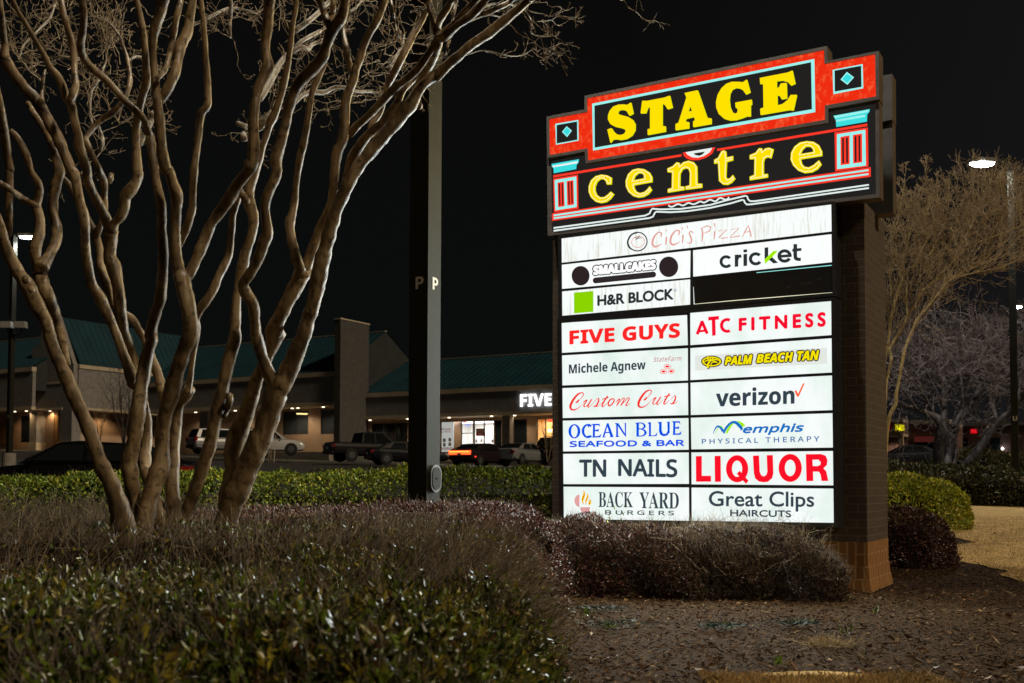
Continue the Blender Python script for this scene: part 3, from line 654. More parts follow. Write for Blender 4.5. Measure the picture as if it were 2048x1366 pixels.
for fr, o, i, d in (('P', [(262, 748), (655, 680), (660, 1035), (272, 1107)], [(285, 770), (632, 708), (637, 1020), (286, 1084)], [(455, 788), (545, 865), (462, 975), (375, 885)]),
                    ('Q', [(445, 408), (857, 328), (865, 660), (455, 740)], [(472, 418), (835, 352), (840, 640), (475, 705)], [(640, 435), (738, 510), (648, 612), (553, 540)])):
    A.poly(fr, o, M_CYAN); A.poly(fr, i, M_DARK); A.poly(fr, d, M_CYAN)
    c = (sum(p[0] for p in d)/4, sum(p[1] for p in d)/4); A.poly(fr, [(c[0]+(p[0]-c[0])*.74, c[1]+(p[1]-c[1])*.74) for p in d], M_CYAN2)
A.build('border_panels', ct)
G = [('J', [(465, 645), (500, 805), (440, 838), (410, 785), (370, 755), (320, 748), (278, 762), (262, 798), (290, 826), (350, 842), (430, 865), (495, 905), (530, 970), (527, 1060), (480, 1140), (400, 1190), (310, 1207), (240, 1197), (190, 1202), (155, 1250), (110, 1055), (170, 1032), (205, 1085), (255, 1128), (310, 1138), (365, 1120), (390, 1080), (370, 1045), (310, 1025), (220, 1005), (155, 970), (120, 905), (120, 840), (145, 770), (200, 705), (280, 676), (360, 673), (410, 680), (440, 662)], []),
     ('J', [(640, 618), (720, 618), (980, 568), (1055, 540), (1095, 715), (1020, 740), (985, 682), (940, 655), (940, 1000), (990, 1005), (990, 1080), (722, 1130), (722, 1048), (758, 1042), (758, 690), (718, 722), (690, 800), (615, 803)], []),
     ('J', [(1283, 500), (1480, 458), (1625, 878), (1685, 884), (1685, 963), (1412, 1010), (1412, 930), (1440, 915), (1425, 855), (1300, 885), (1285, 935), (1345, 940), (1345, 1030), (1145, 1058), (1145, 972), (1190, 950), (1310, 570)], [[(1362, 680), (1395, 772), (1330, 785)]]),
     ('K', [(850, 355), (910, 580), (830, 618), (780, 545), (720, 508), (650, 498), (580, 530), (540, 610), (530, 720), (545, 850), (590, 950), (640, 975), (680, 955), (683, 870), (648, 865), (640, 775), (935, 720), (938, 800), (915, 815), (915, 1020), (850, 1015), (760, 1050), (650, 1085), (540, 1092), (430, 1060), (340, 980), (295, 870), (290, 760), (320, 630), (390, 510), (480, 430), (580, 395), (690, 395), (780, 402)], []),
     ('K', [(1088, 325), (1600, 225), (1680, 190), (1730, 420), (1650, 455), (1590, 390), (1500, 362), (1390, 375), (1392, 520), (1440, 490), (1470, 425), (1570, 415), (1578, 690), (1480, 705), (1455, 650), (1400, 632), (1405, 825), (1500, 800), (1590, 730), (1650, 635), (1757, 632), (1695, 910), (1620, 900), (1100, 990), (1095, 885), (1155, 865), (1148, 415), (1095, 430)], [])]
G2 = [('L', [(555, 570), (550, 670), (480, 672), (465, 625), (430, 592), (380, 592), (335, 632), (305, 700), (305, 770), (330, 830), (380, 866), (440, 865), (500, 822), (540, 780), (590, 820), (540, 890), (470, 940), (390, 955), (310, 935), (240, 870), (205, 790), (205, 700), (240, 610), (310, 547), (400, 522), (490, 535)], []),
      ('L', [(1170, 560), (1170, 635), (895, 685), (900, 730), (930, 780), (985, 803), (1050, 785), (1100, 740), (1130, 700), (1165, 755), (1110, 820), (1040, 860), (960, 872), (880, 850), (810, 790), (770, 710), (765, 620), (800, 520), (870, 450), (960, 428), (1050, 440), (1130, 490)], [[(885, 610), (1045, 580), (1040, 530), (1005, 502), (960, 503), (910, 545)]]),
      ('L', [(1400, 430), (1480, 395), (1540, 335), (1585, 345), (1590, 385), (1640, 335), (1720, 312), (1800, 335), (1850, 400), (1855, 660), (1925, 660), (1925, 720), (1675, 752), (1675, 700), (1735, 685), (1740, 500), (1720, 440), (1680, 425), (1630, 445), (1595, 510), (1590, 700), (1655, 705), (1655, 755), (1405, 795), (1405, 742), (1465, 725), (1470, 490), (1400, 485)], []),
      ('M', [(205, 435), (260, 405), (310, 310), (345, 295), (380, 310), (388, 400), (480, 378), (480, 440), (390, 465), (380, 680), (400, 715), (440, 700), (480, 655), (512, 710), (460, 770), (400, 800), (330, 795), (275, 745), (260, 480), (205, 490)], []),
      ('M', [(725, 365), (810, 330), (860, 265), (905, 265), (910, 310), (950, 268), (1010, 256), (1075, 280), (1040, 412), (985, 395), (945, 415), (930, 470), (930, 645), (990, 640), (990, 690), (725, 732), (725, 680), (790, 655), (795, 420), (725, 425)], []),
      ('M', [(1785, 310), (1785, 375), (1475, 425), (1490, 490), (1530, 535), (1590, 545), (1660, 510), (1710, 465), (1740, 440), (1777, 500), (1720, 570), (1640, 615), (1530, 628), (1430, 590), (1360, 520), (1322, 430), (1330, 330), (1380, 240), (1460, 180), (1560, 160), (1660, 170), (1740, 220)], [[(1470, 350), (1655, 318), (1650, 280), (1610, 242), (1550, 240), (1500, 285)]])]
def letter3d(fr, pts, holes, off, th, parent, line=None):
    mb = MB()
    f = lambda q, o: [SG.hit(x, y, o) for x, y in fpx(fr, q)]
    o3, h3 = f(pts, off+th), [f(h, off+th) for h in holes]
    mb.poly([o3]+h3, 0)
    for ring in [o3]+h3:
        for i in range(len(ring)):
            j = (i+1) % len(ring); mb.face((ring[i], ring[j], ring[j]-N_DIR*th, ring[i]-N_DIR*th), 1)
    if line:
        for ring in [pts]+list(holes):
            ar = sum(ring[i][0]*ring[(i+1) % len(ring)][1]-ring[(i+1) % len(ring)][0]*ring[i][1] for i in range(len(ring)))
            sg = (1 if ar > 0 else -1)*(1 if ring is pts else -1)
            def inset(k):
                q = []
                for i in range(len(ring)):
                    p0, p, p1 = ring[i-1], ring[i], ring[(i+1) % len(ring)]
                    n0 = (-(p[1]-p0[1]), p[0]-p0[0]); n1 = (-(p1[1]-p[1]), p1[0]-p[0]); l0 = math.hypot(*n0) or 1; l1 = math.hypot(*n1) or 1
                    nx, ny = n0[0]/l0+n1[0]/l1, n0[1]/l0+n1[1]/l1; d = max(.55, (nx*nx+ny*ny)/2); q.append((p[0]+sg*k*nx/d, p[1]+sg*k*ny/d))
                return f(q, off+th+.0015)
            A_, B_ = inset(line[0]-line[1]/2), inset(line[0]+line[1]/2)
            for i in range(len(ring)):
                j = (i+1) % len(ring); mb.face((A_[i], A_[j], B_[j], B_[i]), 2)
    return mb.build('letter', [M_YEL, M_YELR, M_CREAM], parent)
for fr, pts, holes in G: letter3d(fr, pts, holes, OT-.011, .03, ct)
mb = MB(); mb.prism([SG.hit(*p, OC-.015) for p in LI], -N_DIR*.01); mb.build('dark_face', M_DARK, cl)
for fr, pts, holes in G2: letter3d(fr, pts, holes, OC-.011, .02, cl, line=(17, 9))
A = Art(OC-.013)
A.poly('F', [(1102.9, 327.9), (1158, 318.4), (1157, 325), (1153.1, 330), (1152.5, 338.2), (1107.4, 346.6), (1107, 337), (1104, 333)], M_CYAN2); A.poly('F', [(1104.5, 331.5), (1156, 322), (1154.5, 326.5), (1106, 335)], M_PALE)
A.poly('Q', [(455, 1035), (955, 943), (948, 980), (918, 1018), (915, 1115), (495, 1188), (490, 1100), (470, 1062)], M_CYAN2); A.poly('Q', [(462, 1040), (945, 952), (930, 985), (480, 1070)], M_CYAN); A.poly('Q', [(490, 1090), (890, 1018), (888, 1050), (495, 1120)], M_CYAN)
A.poly('F', [(1106.4, 350.5), (1363, 308.3), (1363, 313), (1106.4, 355.3)], M_RED2); A.poly('F', [(1434, 297.5), (1734.7, 247), (1734.7, 252.4), (1434, 302)], M_RED2)
A.poly('F', [(1365.6, 305.2), (1367.5, 311.6), (1374, 317.6), (1384.7, 320.6), (1397.9, 320.2), (1413.7, 314.7), (1424.6, 307.2), (1430.8, 294.3)], M_RED2)
A.poly('F', [(1371, 304.4), (1375, 309.5), (1384, 314.5), (1396, 315.5), (1408, 312), (1419, 305), (1425, 295.4)], M_PALE); A.poly('F', [(1386.7, 306.8), (1391.3, 310.3), (1399.2, 311.6), (1405.8, 308.3), (1409.7, 303.2)], M_DARK)
for fr, groups in (('R', [(M_RED2, [[(225, 147), (648, 78), (657, 660), (240, 725)]]), (M_CYAN, [[(248, 172), (620, 110), (628, 632), (262, 690)]]), (M_RED2, [[(298, 215), (410, 198), (422, 618), (308, 635)], [(455, 190), (572, 172), (582, 590), (465, 608)]]),
                          (M_DARK2, [[(318, 235), (342, 232), (350, 605), (328, 610)], [(368, 228), (390, 225), (400, 600), (378, 603)], [(477, 205), (500, 203), (510, 577), (488, 580)], [(528, 198), (550, 195), (560, 570), (537, 573)]])]),
                   ('T', [(M_RED2, [[(372, 38), (878, -38), (888, 555), (383, 630)]]), (M_CYAN, [[(408, 65), (840, -5), (850, 540), (410, 595)]]), (M_RED2, [[(462, 105), (600, 82), (603, 515), (465, 535)], [(650, 75), (790, 53), (793, 490), (655, 508)]]),
                          (M_DARK2, [[(487, 125), (515, 120), (518, 505), (490, 508)], [(545, 118), (575, 113), (577, 495), (550, 500)], [(677, 98), (705, 93), (707, 480), (680, 484)], [(735, 88), (762, 84), (765, 470), (740, 474)]])])):
    for m, ps in groups:
        for p_ in ps: A.poly(fr, p_, m)
A.poly('F', [(1104, 426.7), (1741.5, 334.2), (1741.5, 353.3), (1104, 441.9)], M_RED2)
A.poly('F', [(1107.2, 429), (1737, 338.4), (1737, 342), (1107.2, 432.6)], M_CYAN); A.poly('F', [(1107.2, 434.9), (1737, 346.3), (1737, 349.9), (1107.2, 438.5)], M_CYAN)
A.stroke('F', [(1107.2, 456), (1290, 431.2), (1299, 427), (1302, 420.5), (1304.5, 417.3), (1321, 418.7), (1361, 417.8), (1420, 409.9), (1454.7, 400.2), (1491, 391.5), (1494.5, 393), (1496, 398.5), (1500.5, 402.4), (1510, 402.3), (1737.9, 369.6)], M_PALE, 3.3, smooth=False)
A.stroke('F', [(1107.2, 461.6), (1299, 436), (1306, 433), (1309.5, 426), (1312, 423.4), (1341, 424.4), (1374, 422.4), (1420, 415.8), (1461.5, 406.6), (1485, 399.6), (1488, 400.5), (1489.4, 405), (1493.5, 409), (1502, 408.6), (1737.9, 376)], M_PALE, 3.3, smooth=False)
A.stroke('L', [(1415, 993), (1470, 1013), (1560, 973), (1640, 993), (1720, 954), (1800, 974), (1900, 934), (1960, 949), (2048, 907), (2130, 930), (2200, 880), (2290, 905), (2340, 868)], M_PALE, 24)
A.build('border_art', cl)
# the tubes' light leaving the faces
def face_lamp(name, quad, off, watt, col, parent):
    q = [SG.hit(*p, off) for p in quad]; c = sum(q, Vector())/4
    o = light(name, 'AREA', c, watt, col, parent, shape='RECTANGLE', size=((q[1]-q[0]).length+(q[2]-q[3]).length)/2, size_y=((q[3]-q[0]).length+(q[2]-q[1]).length)/2)
    zc = -N_DIR; xa = A_DIR; ya = Vector((0, 0, 1))
    Zl = -N_DIR; Xl = ya.cross(Zl); m = Matrix((Xl, ya, Zl)).transposed()
    o.rotation_euler = m.to_euler(); return o
face_lamp('panel_lamp', upq, OFU+.03, 95, (.93, 1.0, .97), sign)
face_lamp('panel_lamp', loq, OFL+.03, 230, (.93, 1.0, .97), sign)
face_lamp('marquee_lamp', TI[2:4]+[(1640, 225), (1185, 300)], OT+.04, 50, (1.0, .62, .22), sign)
face_lamp('marquee_lamp', [(1110, 350), (1735, 250), (1738, 340), (1110, 430)], OC+.06, 50, (1.0, .9, .35), sign)
# ------------------------------------------------------------------ the shops across the car park
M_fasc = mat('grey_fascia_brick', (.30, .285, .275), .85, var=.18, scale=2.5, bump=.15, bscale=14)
M_dsid = mat('dark_siding', (.035, .040, .040), .8, var=.15, scale=1); M_fire_shade = mat('fire_wall_brick_shaded', (.095, .090, .083), .85, var=.18, scale=2.5, bump=.15, bscale=14)  # fire wall: fascia brick with the shade on its side put into the colour
M_band = mat('beige_band', (.68, .57, .42), .8, var=.18, scale=.8)
M_tan = mat('tan_stucco', (.46, .32, .23), .85, var=.10, scale=1.2)
M_roof = mat('teal_metal_roof', (.010, .050, .070), .5, .0, .5, var=.2, scale=.6)
M_soff = mat('cream_soffit', (.55, .44, .30), .8, var=.08, scale=.7)
M_ply = mat('plywood_sheet', (.42, .22, .08), .8, var=.2, scale=2.0)
M_door = mat('pale_door', (.44, .38, .33), .7, var=.08)
M_alu = mat('dark_window_frame', (.03, .03, .032), .4, var=.1)
M_glass = glassmat('dark_shop_glass', (.012, .015, .018))
M_glass2 = glassmat('blind_backed_glass', (.05, .06, .07))
M_cglass = glassmat('clear_shop_glass', (.02, .02, .02), clear=.86)
M_inner = mat('white_interior', (.75, .74, .72), .8, var=.05)
M_warmin = mat('warm_interior', (.70, .46, .20), .8, var=.15, scale=1)
M_red_p = mat('red_print', (.55, .03, .03), .6, var=.1)
M_white_p = mat('white_print', (.8, .78, .75), .7, var=.04)
M_grey_p = mat('grey_print', (.25, .24, .22), .7, var=.1)
E_lamp = emat('downlight_lens', (1.0, .84, .58), 4.0)
E_tube = emat('ceiling_tube', (1.0, .98, .94), 7.0)
E_warm = emat('pendant_bulb', (1.0, .66, .25), 9.0)
E_five = emat('lit_white_channel_letter', (.95, .97, 1.0), 2.2)
E_neon = emat('blue_neon', (.35, .42, 1.0), 1.6); E_nred = emat('red_neon', (1.0, .10, .06), 1.6)

class Shop:
    """a stretch of shopfront; W is the wall plane, distances out along n"""
    def __init__(s, name, label, px, py, d, zbase_drop=1.2):
        s.W = PL(at(px, py, d), A_DIR, N_DIR); s.z0 = s.W.P.z
        s.t = thing(name, label, 'building', tuple(s.W.P)); s.drop = zbase_drop
    def u(s, px, off=0.0, py=860): return s.W.uz(px, py, off)[0]
    def z(s, px, py, off=0.0): return s.W.uz(px, py, off)[1]
    def box(s, mb, u0, u1, o0, o1, z0, z1, mi=0):
        mb.obox(s.W.pt(u0, 0, o1), A_DIR, B_DIR, u1-u0, o1-o0, z0, z1, mi)
    def part(s, name, m, *boxes, parent=None):
        mb = MB()
        for b in boxes: s.box(mb, *b)
        return mb.build(name, m, parent or s.t)
    def fascia(s, u0, u1, zs, off=2.4):
        """zs: soffit, top of lower band, foot of upper band, eave"""
        za, zb_, zc, zd = zs
        s.part('fascia', M_fasc, (u0, u1, off-.35, off, zb_+.002, zc-.002))
        s.part('band', M_band, (u0, u1, off-.40, off+.06, za, zb_)); s.part('band', M_band, (u0, u1, off-.40, off+.10, zc, zd))
        s.part('soffit', M_soff, (u0, u1, .0, off-.402, za+.03, za+.06))
    def roof(s, u0, u1, zd, zr, off=2.5, back=-4.0):
        mb = MB(); P = s.W.pt
        mb.face((P(u0, zd+.01, off), P(u1, zd+.01, off), P(u1, zr, back), P(u0, zr, back)))
        mb.face((P(u0, zr, back), P(u1, zr, back), P(u1, zd, back-7), P(u0, zd, back-7)))
        n = int((u1-u0)/.62); dv = (P(0, zr, back)-P(0, zd+.01, off))
        up = Vector((0, 0, .07))
        for i in range(n+1):
            u = u0+(u1-u0-.06)*i/max(1, n)
            a, b = P(u, zd+.012, off-.01), P(u, zr+.002, back); w = A_DIR*.055
            mb.face((a+up, a+w+up, b+w+up, b+up)); mb.face((a, a+up, b+up, b)); mb.face((a+w, b+w, b+w+up, a+w+up)); mb.face((a, a+w, a+w+up, a+up))
        for u in (u0+.05, u1-.05):
            g = MB(); g.poly([[P(u, zd, off-.2), P(u, zr-.03, back), P(u, zd, back-6.8), P(u, zd-2.2, back-6.8), P(u, zd-2.2, off-.5)]]); g.build('gable_end', M_dsid, s.t)
        o = mb.build('roof', M_roof, s.t)
        s.part('ridge_cap', M_band, (u0, u1, back-.12, back+.12, zr+.002, zr+.07), parent=o)
        return o
    def wall(s, u0, u1, z1, holes, m=None, th=.25, z0=None):
        """holes: (ua, ub, za, zb) sorted by ua"""
        z0 = s.z0-s.drop if z0 is None else z0; mb = MB(); x = u0
        for ua, ub, za, zb_ in holes:
            if ua > x: s.box(mb, x, ua, -th, 0, z0, z1)
            if za > z0: s.box(mb, ua, ub, -th, 0, z0, za)
            if zb_ < z1: s.box(mb, ua, ub, -th, 0, zb_, z1)
            x = ub
        if x < u1: s.box(mb, x, u1, -th, 0, z0, z1)
        return mb.build('wall', m or M_tan, s.t)
    def window(s, ua, ub, za, zb_, glass, nx=1, nz=(), name='window'):
        f = .06; mb = MB()
        s.box(mb, ua, ub, -.16, -.06, za, za+f); s.box(mb, ua, ub, -.16, -.06, zb_-f, zb_)
        for i in range(nx+1):
            c = ua+(ub-ua-f)*i/nx; s.box(mb, c, c+f, -.158, -.062, za+f, zb_-f)
        for zz in nz: s.box(mb, ua+f, ub-f, -.156, -.064, zz, zz+f)
        w = mb.build(name, M_alu, s.t)
        g = MB(); P = s.W.pt; g.face((P(ua, za, -.11), P(ub, za, -.11), P(ub, zb_, -.11), P(ua, zb_, -.11))); g.build('pane', glass, w)
        return w
    def down(s, u, off, z, watt, col=(1.0, .78, .48)):
        mb = MB(); c = s.W.pt(u, z, off); mb.tube([c+Vector((0, 0, .03)), c-Vector((0, 0, .03))], [.10, .12], 12)
        o = mb.build('downlight', E_lamp, s.t)
        light('downlight_beam', 'SPOT', c-Vector((0, 0, .06)), watt, col, s.t, spot_size=R(150), spot_blend=.6, shadow_soft_size=.12)
        return o
    def room(s, ua, ub, za, zb_, depth, m, watt, col=(1, .97, .92)):
        mb = MB(); P = s.W.pt
        q = lambda a, b, c, d: mb.face((a, b, c, d))
        o0, o1 = -.27, -depth
        q(P(ua, za, o1), P(ub, za, o1), P(ub, zb_, o1), P(ua, zb_, o1)); q(P(ua, za, o0), P(ua, za, o1), P(ua, zb_, o1), P(ua, zb_, o0))
        q(P(ub, za, o0), P(ub, za, o1), P(ub, zb_, o1), P(ub, zb_, o0)); q(P(ua, za, o0), P(ub, za, o0), P(ub, za, o1), P(ua, za, o1)); q(P(ua, zb_, o0), P(ub, zb_, o0), P(ub, zb_, o1), P(ua, zb_, o1))
        o = mb.build('interior', m, s.t)
        c = P((ua+ub)/2, zb_-.05, (o0+o1)/2)
        t = MB(); s.box(t, ua+.3, ub-.3, (o0+o1)/2-.1, (o0+o1)/2+.1, zb_-.08, zb_-.02); t.build('ceiling_tube', E_tube, o)
        light('ceiling_lamp', 'AREA', c-Vector((0, 0, .06)), watt, col, s.t, shape='RECTANGLE', size=max(.5, ub-ua-.4), size_y=max(.5, depth-.8), aim=(0, 0, -1))
        return o

# right-hand shops
S3 = Shop('shop_row', 'low shop row with teal metal roof and lit white shop sign, beside the tall sign', 880, 925, 85)
F3 = 2.4
uA, uB = S3.u(681, F3), S3.u(1420, F3)
zs3 = (S3.z(880, 834, F3), S3.z(880, 828.3, F3), S3.z(880, 788.3, F3), S3.z(880, 779.3, F3))
S3.fascia(uA, uB, zs3)
S3.roof(uA, uB, zs3[3], S3.z(880, 719.5, -4.0))
w3 = []
def H3(x0, x1, y0, y1): return (S3.u(x0), S3.u(x1), S3.z((x0+x1)/2, y1), S3.z((x0+x1)/2, y0))
holes = [H3(743, 815, 846, 889), H3(880, 908, 842.5, 905), H3(921.5, 946, 841.5, 923), H3(947, 987.5, 840.5, 898), H3(988.5, 1003, 840.5, 921), H3(1026.5, 1054, 838.5, 898), H3(1073, 1108, 836.5, 898), H3(1112, 1200, 836, 898)]
S3.wall(uA, uB, zs3[0]+.3, holes)
S3.window(*holes[0], M_glass, 3); S3.window(*holes[1], M_cglass, 1)
dw = S3.window(*holes[2], M_cglass, 1, (S3.z(933, 867),), name='door')
S3.window(*holes[3], M_cglass, 2); S3.window(*holes[4], M_glass, 1, name='door'); S3.window(*holes[5], M_glass, 1); S3.window(*holes[6], M_cglass, 2); S3.window(*holes[7], M_cglass, 3)
S3.room(holes[1][0]-.3, holes[3][1]+.2, S3.z0, zs3[0]-.15, 4.5, M_inner, 330)
S3.room(holes[6][0]-.2, holes[7][1]+.2, S3.z0, zs3[0]-.15, 5.0, M_warmin, 420, (1.0, .85, .6))
for a, b in ((1005, 1020.5),):
    S3.part('column', M_fasc, (S3.u(a, F3-.5), S3.u(b, F3-.5), F3-.95, F3-.42, S3.z0-1, zs3[0]-.002))
S3.part('column', M_fasc, (S3.u(697, F3-.5), S3.u(713, F3-.5), F3-.95, F3-.42, S3.z0-1, zs3[0]-.002))
S3.part('kerb', M_conc, (uA, uB, .0, 3.2, S3.z0-1.0, S3.z0+.02))
for x in (740, 815.5, 898.5, 983, 1029): S3.down(S3.u(x, 1.3), 1.3, zs3[0]+.01, 125)
# posters, neon, shop name
def sheetpart(S, name, m, x0, x1, y0, y1, off, parent=None):
    mb = MB(); q = [S.W.hit(x, y, off) for x, y in ((x0, y0), (x1, y0), (x1, y1), (x0, y1))]; mb.prism(q, -N_DIR*.02)
    return mb.build(name, m, parent or S.t)
def shoptext(S, name, txt, m, x0, x1, y0, y1, off, th=.01, style='b', parent=None, slope=0.0):
    global SG
    keep = SG; SG = S.W
    a = Art(off); a.text('F', txt, [(x0, y0), (x1, y0+slope*(x1-x0)), (x1, y1+slope*(x1-x0)), (x0, y1)], m, style)
    SG = keep
    return a.build(name, parent or S.t)
po = sheetpart(S3, 'poster', M_red_p, 952, 970.5, 857, 872, -.13)
shoptext(S3, 'lettering', 'DANGEROUSLY', M_white_p, 953, 969.5, 859, 863.5, -.125, parent=po); shoptext(S3, 'lettering', 'TASTY', M_white_p, 956, 967, 865, 870, -.125, parent=po)
po = sheetpart(S3, 'poster', emat('backlit_window_graphic', (.80, .79, .74), .62), 881, 907, 843, 904, -.3)
for x, y in ((886, 877), (897, 876), (886, 886), (897, 885)): sheetpart(S3, 'poster', M_grey_p, x, x+5, y, y+7, -.27)
shoptext(S3, 'lettering', 'FIVE GUYS', M_red_p, 881, 901, 856.5, 861, -.285, parent=po); shoptext(S3, 'lettering', 'ALL THE WAY', M_red_p, 881, 901, 862.5, 865, -.285, parent=po)
mb = MB()
for r_ in range(3):
    for c_ in range(8):
        if (r_+c_) % 2 == 0:
            q = [S3.W.hit(x, y, -.12) for x, y in ((881+c_*3.3, 894.5+r_*1.9), (884.3+c_*3.3, 894.5+r_*1.9), (884.3+c_*3.3, 896.4+r_*1.9), (881+c_*3.3, 896.4+r_*1.9))]; mb.face(q)
mb.build('checker_decal', M_red_p, S3.t)
for x, y, m in ((951, 879, M_grey_p), (961, 878, M_grey_p), (983, 879, M_grey_p)): sheetpart(S3, 'poster', m, x, x+3.5, y, y+6, -.13)
mb = MB()
for a in range(24):
    b0, b1 = 2*math.pi*a/24, 2*math.pi*(a+1)/24
    f = lambda b, k: S3.W.hit(935.5+5.4*k*math.cos(b), 850+3.6*k*math.sin(b), -.2)
    mb.face((f(b0, 1), f(b1, 1), f(b1, .78), f(b0, .78)))
nn = mb.build('neon_sign', E_neon, S3.t); shoptext(S3, 'lettering', 'OPEN', E_neon, 932.2, 938.8, 848.7, 851.3, -.2, parent=nn)
sheetpart(S3, 'neon_sign', E_nred, 927, 931, 842.5, 846, -.2)
sheetpart(S3, 'menu_board', E_nred, 1096, 1112, 836.5, 844, -2.0)
for x in (1083.5, 1088, 1093, 1099, 1104):
    mb = MB(); mb.ball(S3.W.hit(x, 861+(x % 3)*.7, -2.2), .14, .14, .14, 8, 6); mb.build('pendant_bulb', E_warm, S3.t)
def channel(txt, x0, x1, y0, y1, sl):
    global SG
    keep = SG; SG = S3.W; a = Art(F3+.16); a.text('F', txt, [(x0, y0), (x1, y0+sl), (x1, y1+sl), (x0, y1)], E_five, 'b', fat=.35); SG = keep
    o = a.build('shop_name', S3.t)
    return o
channel('FIVE', 1040.5, 1102.5, 789, 813, -2.2)

# middle shops behind the bare tree
S2 = Shop('shop_row', 'shop row with teal roof behind the white cars, ending in a tall brick fire wall', 620, 907, 88)
F2 = 2.4
uC, uD = S2.u(285, F2), S2.u(672, F2)
zs2 = (S2.z(640, 812, F2), S2.z(640, 804.6, F2), S2.z(640, 753.5, F2), S2.z(640, 744.3, F2))
S2.fascia(uC, uD, zs2); S2.roof(uC, uD, zs2[3], S2.z(640, 674.5, -4.0))
def H2(x0, x1, y0, y1): return (S2.u(x0), S2.u(x1), S2.z((x0+x1)/2, y1), S2.z((x0+x1)/2, y0))
h2 = [H2(565, 616.5, 822.5, 869), H2(641, 670, 819, 868)]
S2.wall(uC, uD, zs2[0]+.3, h2); S2.window(*h2[0], M_glass2, 2); S2.window(*h2[1], M_glass2, 1)
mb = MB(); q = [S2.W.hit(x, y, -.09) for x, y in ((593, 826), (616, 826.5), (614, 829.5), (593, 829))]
mb.face(q); mb.build('painted_reflection', emat('painted_lamp_reflection', (1, .75, .3), 1.4), S2.t)  # glowing strip on the pane, a painted reflection of a lamp
S2.part('column', M_fasc, (S2.u(400, F2-.5), S2.u(416.5, F2-.5), F2-.95, F2-.42, S2.z0-1.5, zs2[0]-.002))
S2.part('column', M_fasc, (S2.u(520, F2-.5), S2.u(536, F2-.5), F2-.95, F2-.42, S2.z0-1.5, zs2[0]-.002))
S2.part('kerb', M_conc, (uC, uD, .0, 3.2, S2.z0-1.2, S2.z0+.02))
for x in (391, 470, 584, 595.5, 646): S2.down(S2.u(x, 1.3), 1.3, zs2[0]+.01, 120)
zf = S2.z(678, 638.5, F2+.3)
S2.part('fire_wall', M_fire_shade, (uD+.02, uD+.62, -.9, F2+.30, S2.z0-1.5, zf))
S2.part('coping', M_band, (uD-.03, uD+.67, -.95, F2+.36, zf+.002, zf+.10))

# left: gabled block and far wing
S1 = Shop('shop_block', 'gabled brick shop block with big dark teal roof, behind the left trunks', 100, 897, 101)
uE, uF = S1.u(64), S1.u(147)
zso, zl, zm0, zm1 = S1.z(100, 821), S1.z(100, 816), S1.z(100, 768.5), S1.z(100, 764.5)
gp = [(64, 821), (147, 821), (147, 729), (116, 632), (104, 632), (84, 661), (77, 690), (70, 697), (64, 697)]
mb = MB(); mb.prism([S1.W.hit(*p) for p in gp], B_DIR*.45); mb.build('gable_wall', M_fasc, S1.t)
S1.part('band', M_band, (S1.u(72), S1.u(124), .002, .06, zso, zl)); S1.part('band', M_band, (S1.u(72), S1.u(124), .002, .06, zm0, zm1))
for x0, x1, in ((61, 76.5), (122, 147)):
    S1.part('pier', M_fasc, (S1.u(x0+1), S1.u(x1-1), -.8, .16, S1.z0-2, zso-.003))
    S1.part('pier_foot', M_band, (S1.u(x0-1), S1.u(x1+1), -.9, .28, S1.z0-2, S1.z(100, 884.5)))
DP = 17.0; zeb = S1.z(148, 727); zec = S1.z(148, 735.5)
S1.part('side_wall', M_fasc, (uF-.35, uF, -DP, -.46, zl+.002, zec-.002)); S1.part('band', M_band, (uF-.40, uF+.06, -DP, -.46, zso, zl)); S1.part('band', M_band, (uF-.40, uF+.10, -DP, -.46, zec, zeb))
S1.part('side_shop_wall', M_tan, (uF-3.0, uF-2.7, -DP, -.5, S1.z0-2, zso+.3)); S1.part('soffit', M_soff, (uE, uF-.402, -DP, -.46, zso+.03, zso+.06))
S1.part('door', M_door, (uF-2.69, uF-2.62, -4.0, -2.6, S1.z0-.3, S1.z0+2.6)); S1.part('boarded_window', M_ply, (uF-2.69, uF-2.63, -2.4, -.9, S1.z0-.3, zso-.3))
mb = MB(); P = S1.W.pt; zrg = S1.z(110, 634); uM = S1.u(110)
mb.face((P(uF+.15, zeb, -.47), P(uM, zrg, -.47), P(uM, zrg, -DP), P(uF+.15, zeb, -DP))); mb.face((P(uE, S1.z(64, 699), -.47), P(uM, zrg, -.47), P(uM, zrg, -DP), P(uE, S1.z(64, 699), -DP)))
n = 24
for i in range(n):
    o = -.6-(DP-.8)*i/n; up = Vector((0, 0, .07)); w = B_DIR*.06; a, b = P(uF+.15, zeb+.01, o), P(uM, zrg+.01, o)
    mb.face((a+up, a+up+w, b+up+w, b+up)); mb.face((a, a+up, b+up, b)); mb.face((a+w, a+w+up, b+w+up, b+w))
mb.build('roof', M_roof, S1.t)
def H1(x0, x1, y0, y1): return (S1.u(x0, -.9), S1.u(x1, -.9), S1.z((x0+x1)/2, y1, -.9), S1.z((x0+x1)/2, y0, -.9))
S1b = Shop.__new__(Shop); S1b.W = PL(S1.W.P-N_DIR*.9, A_DIR, N_DIR); S1b.z0 = S1.z0; S1b.t = S1.t; S1b.drop = 2
h1 = [(S1b.u(79), S1b.u(95), S1b.z(87, 888), S1b.z(87, 832))]
S1b.wall(S1b.u(62), uF-2.7, zso+.3, h1); S1b.window(*h1[0], M_glass, 1, (S1b.z(87, 879),))
sheetpart(S1b, 'boarded_window', M_ply, 104, 121, 830, 896, .05)
for u_ in (S1.u(90),): S1.down(u_, -.5, zso+.02, 120, (1, .66, .32))
light('downlight_beam', 'SPOT', P(uF-1.5, zso-.05, -5), 160, (1, .66, .32), S1.t, spot_size=R(150), spot_blend=.6, shadow_soft_size=.12)

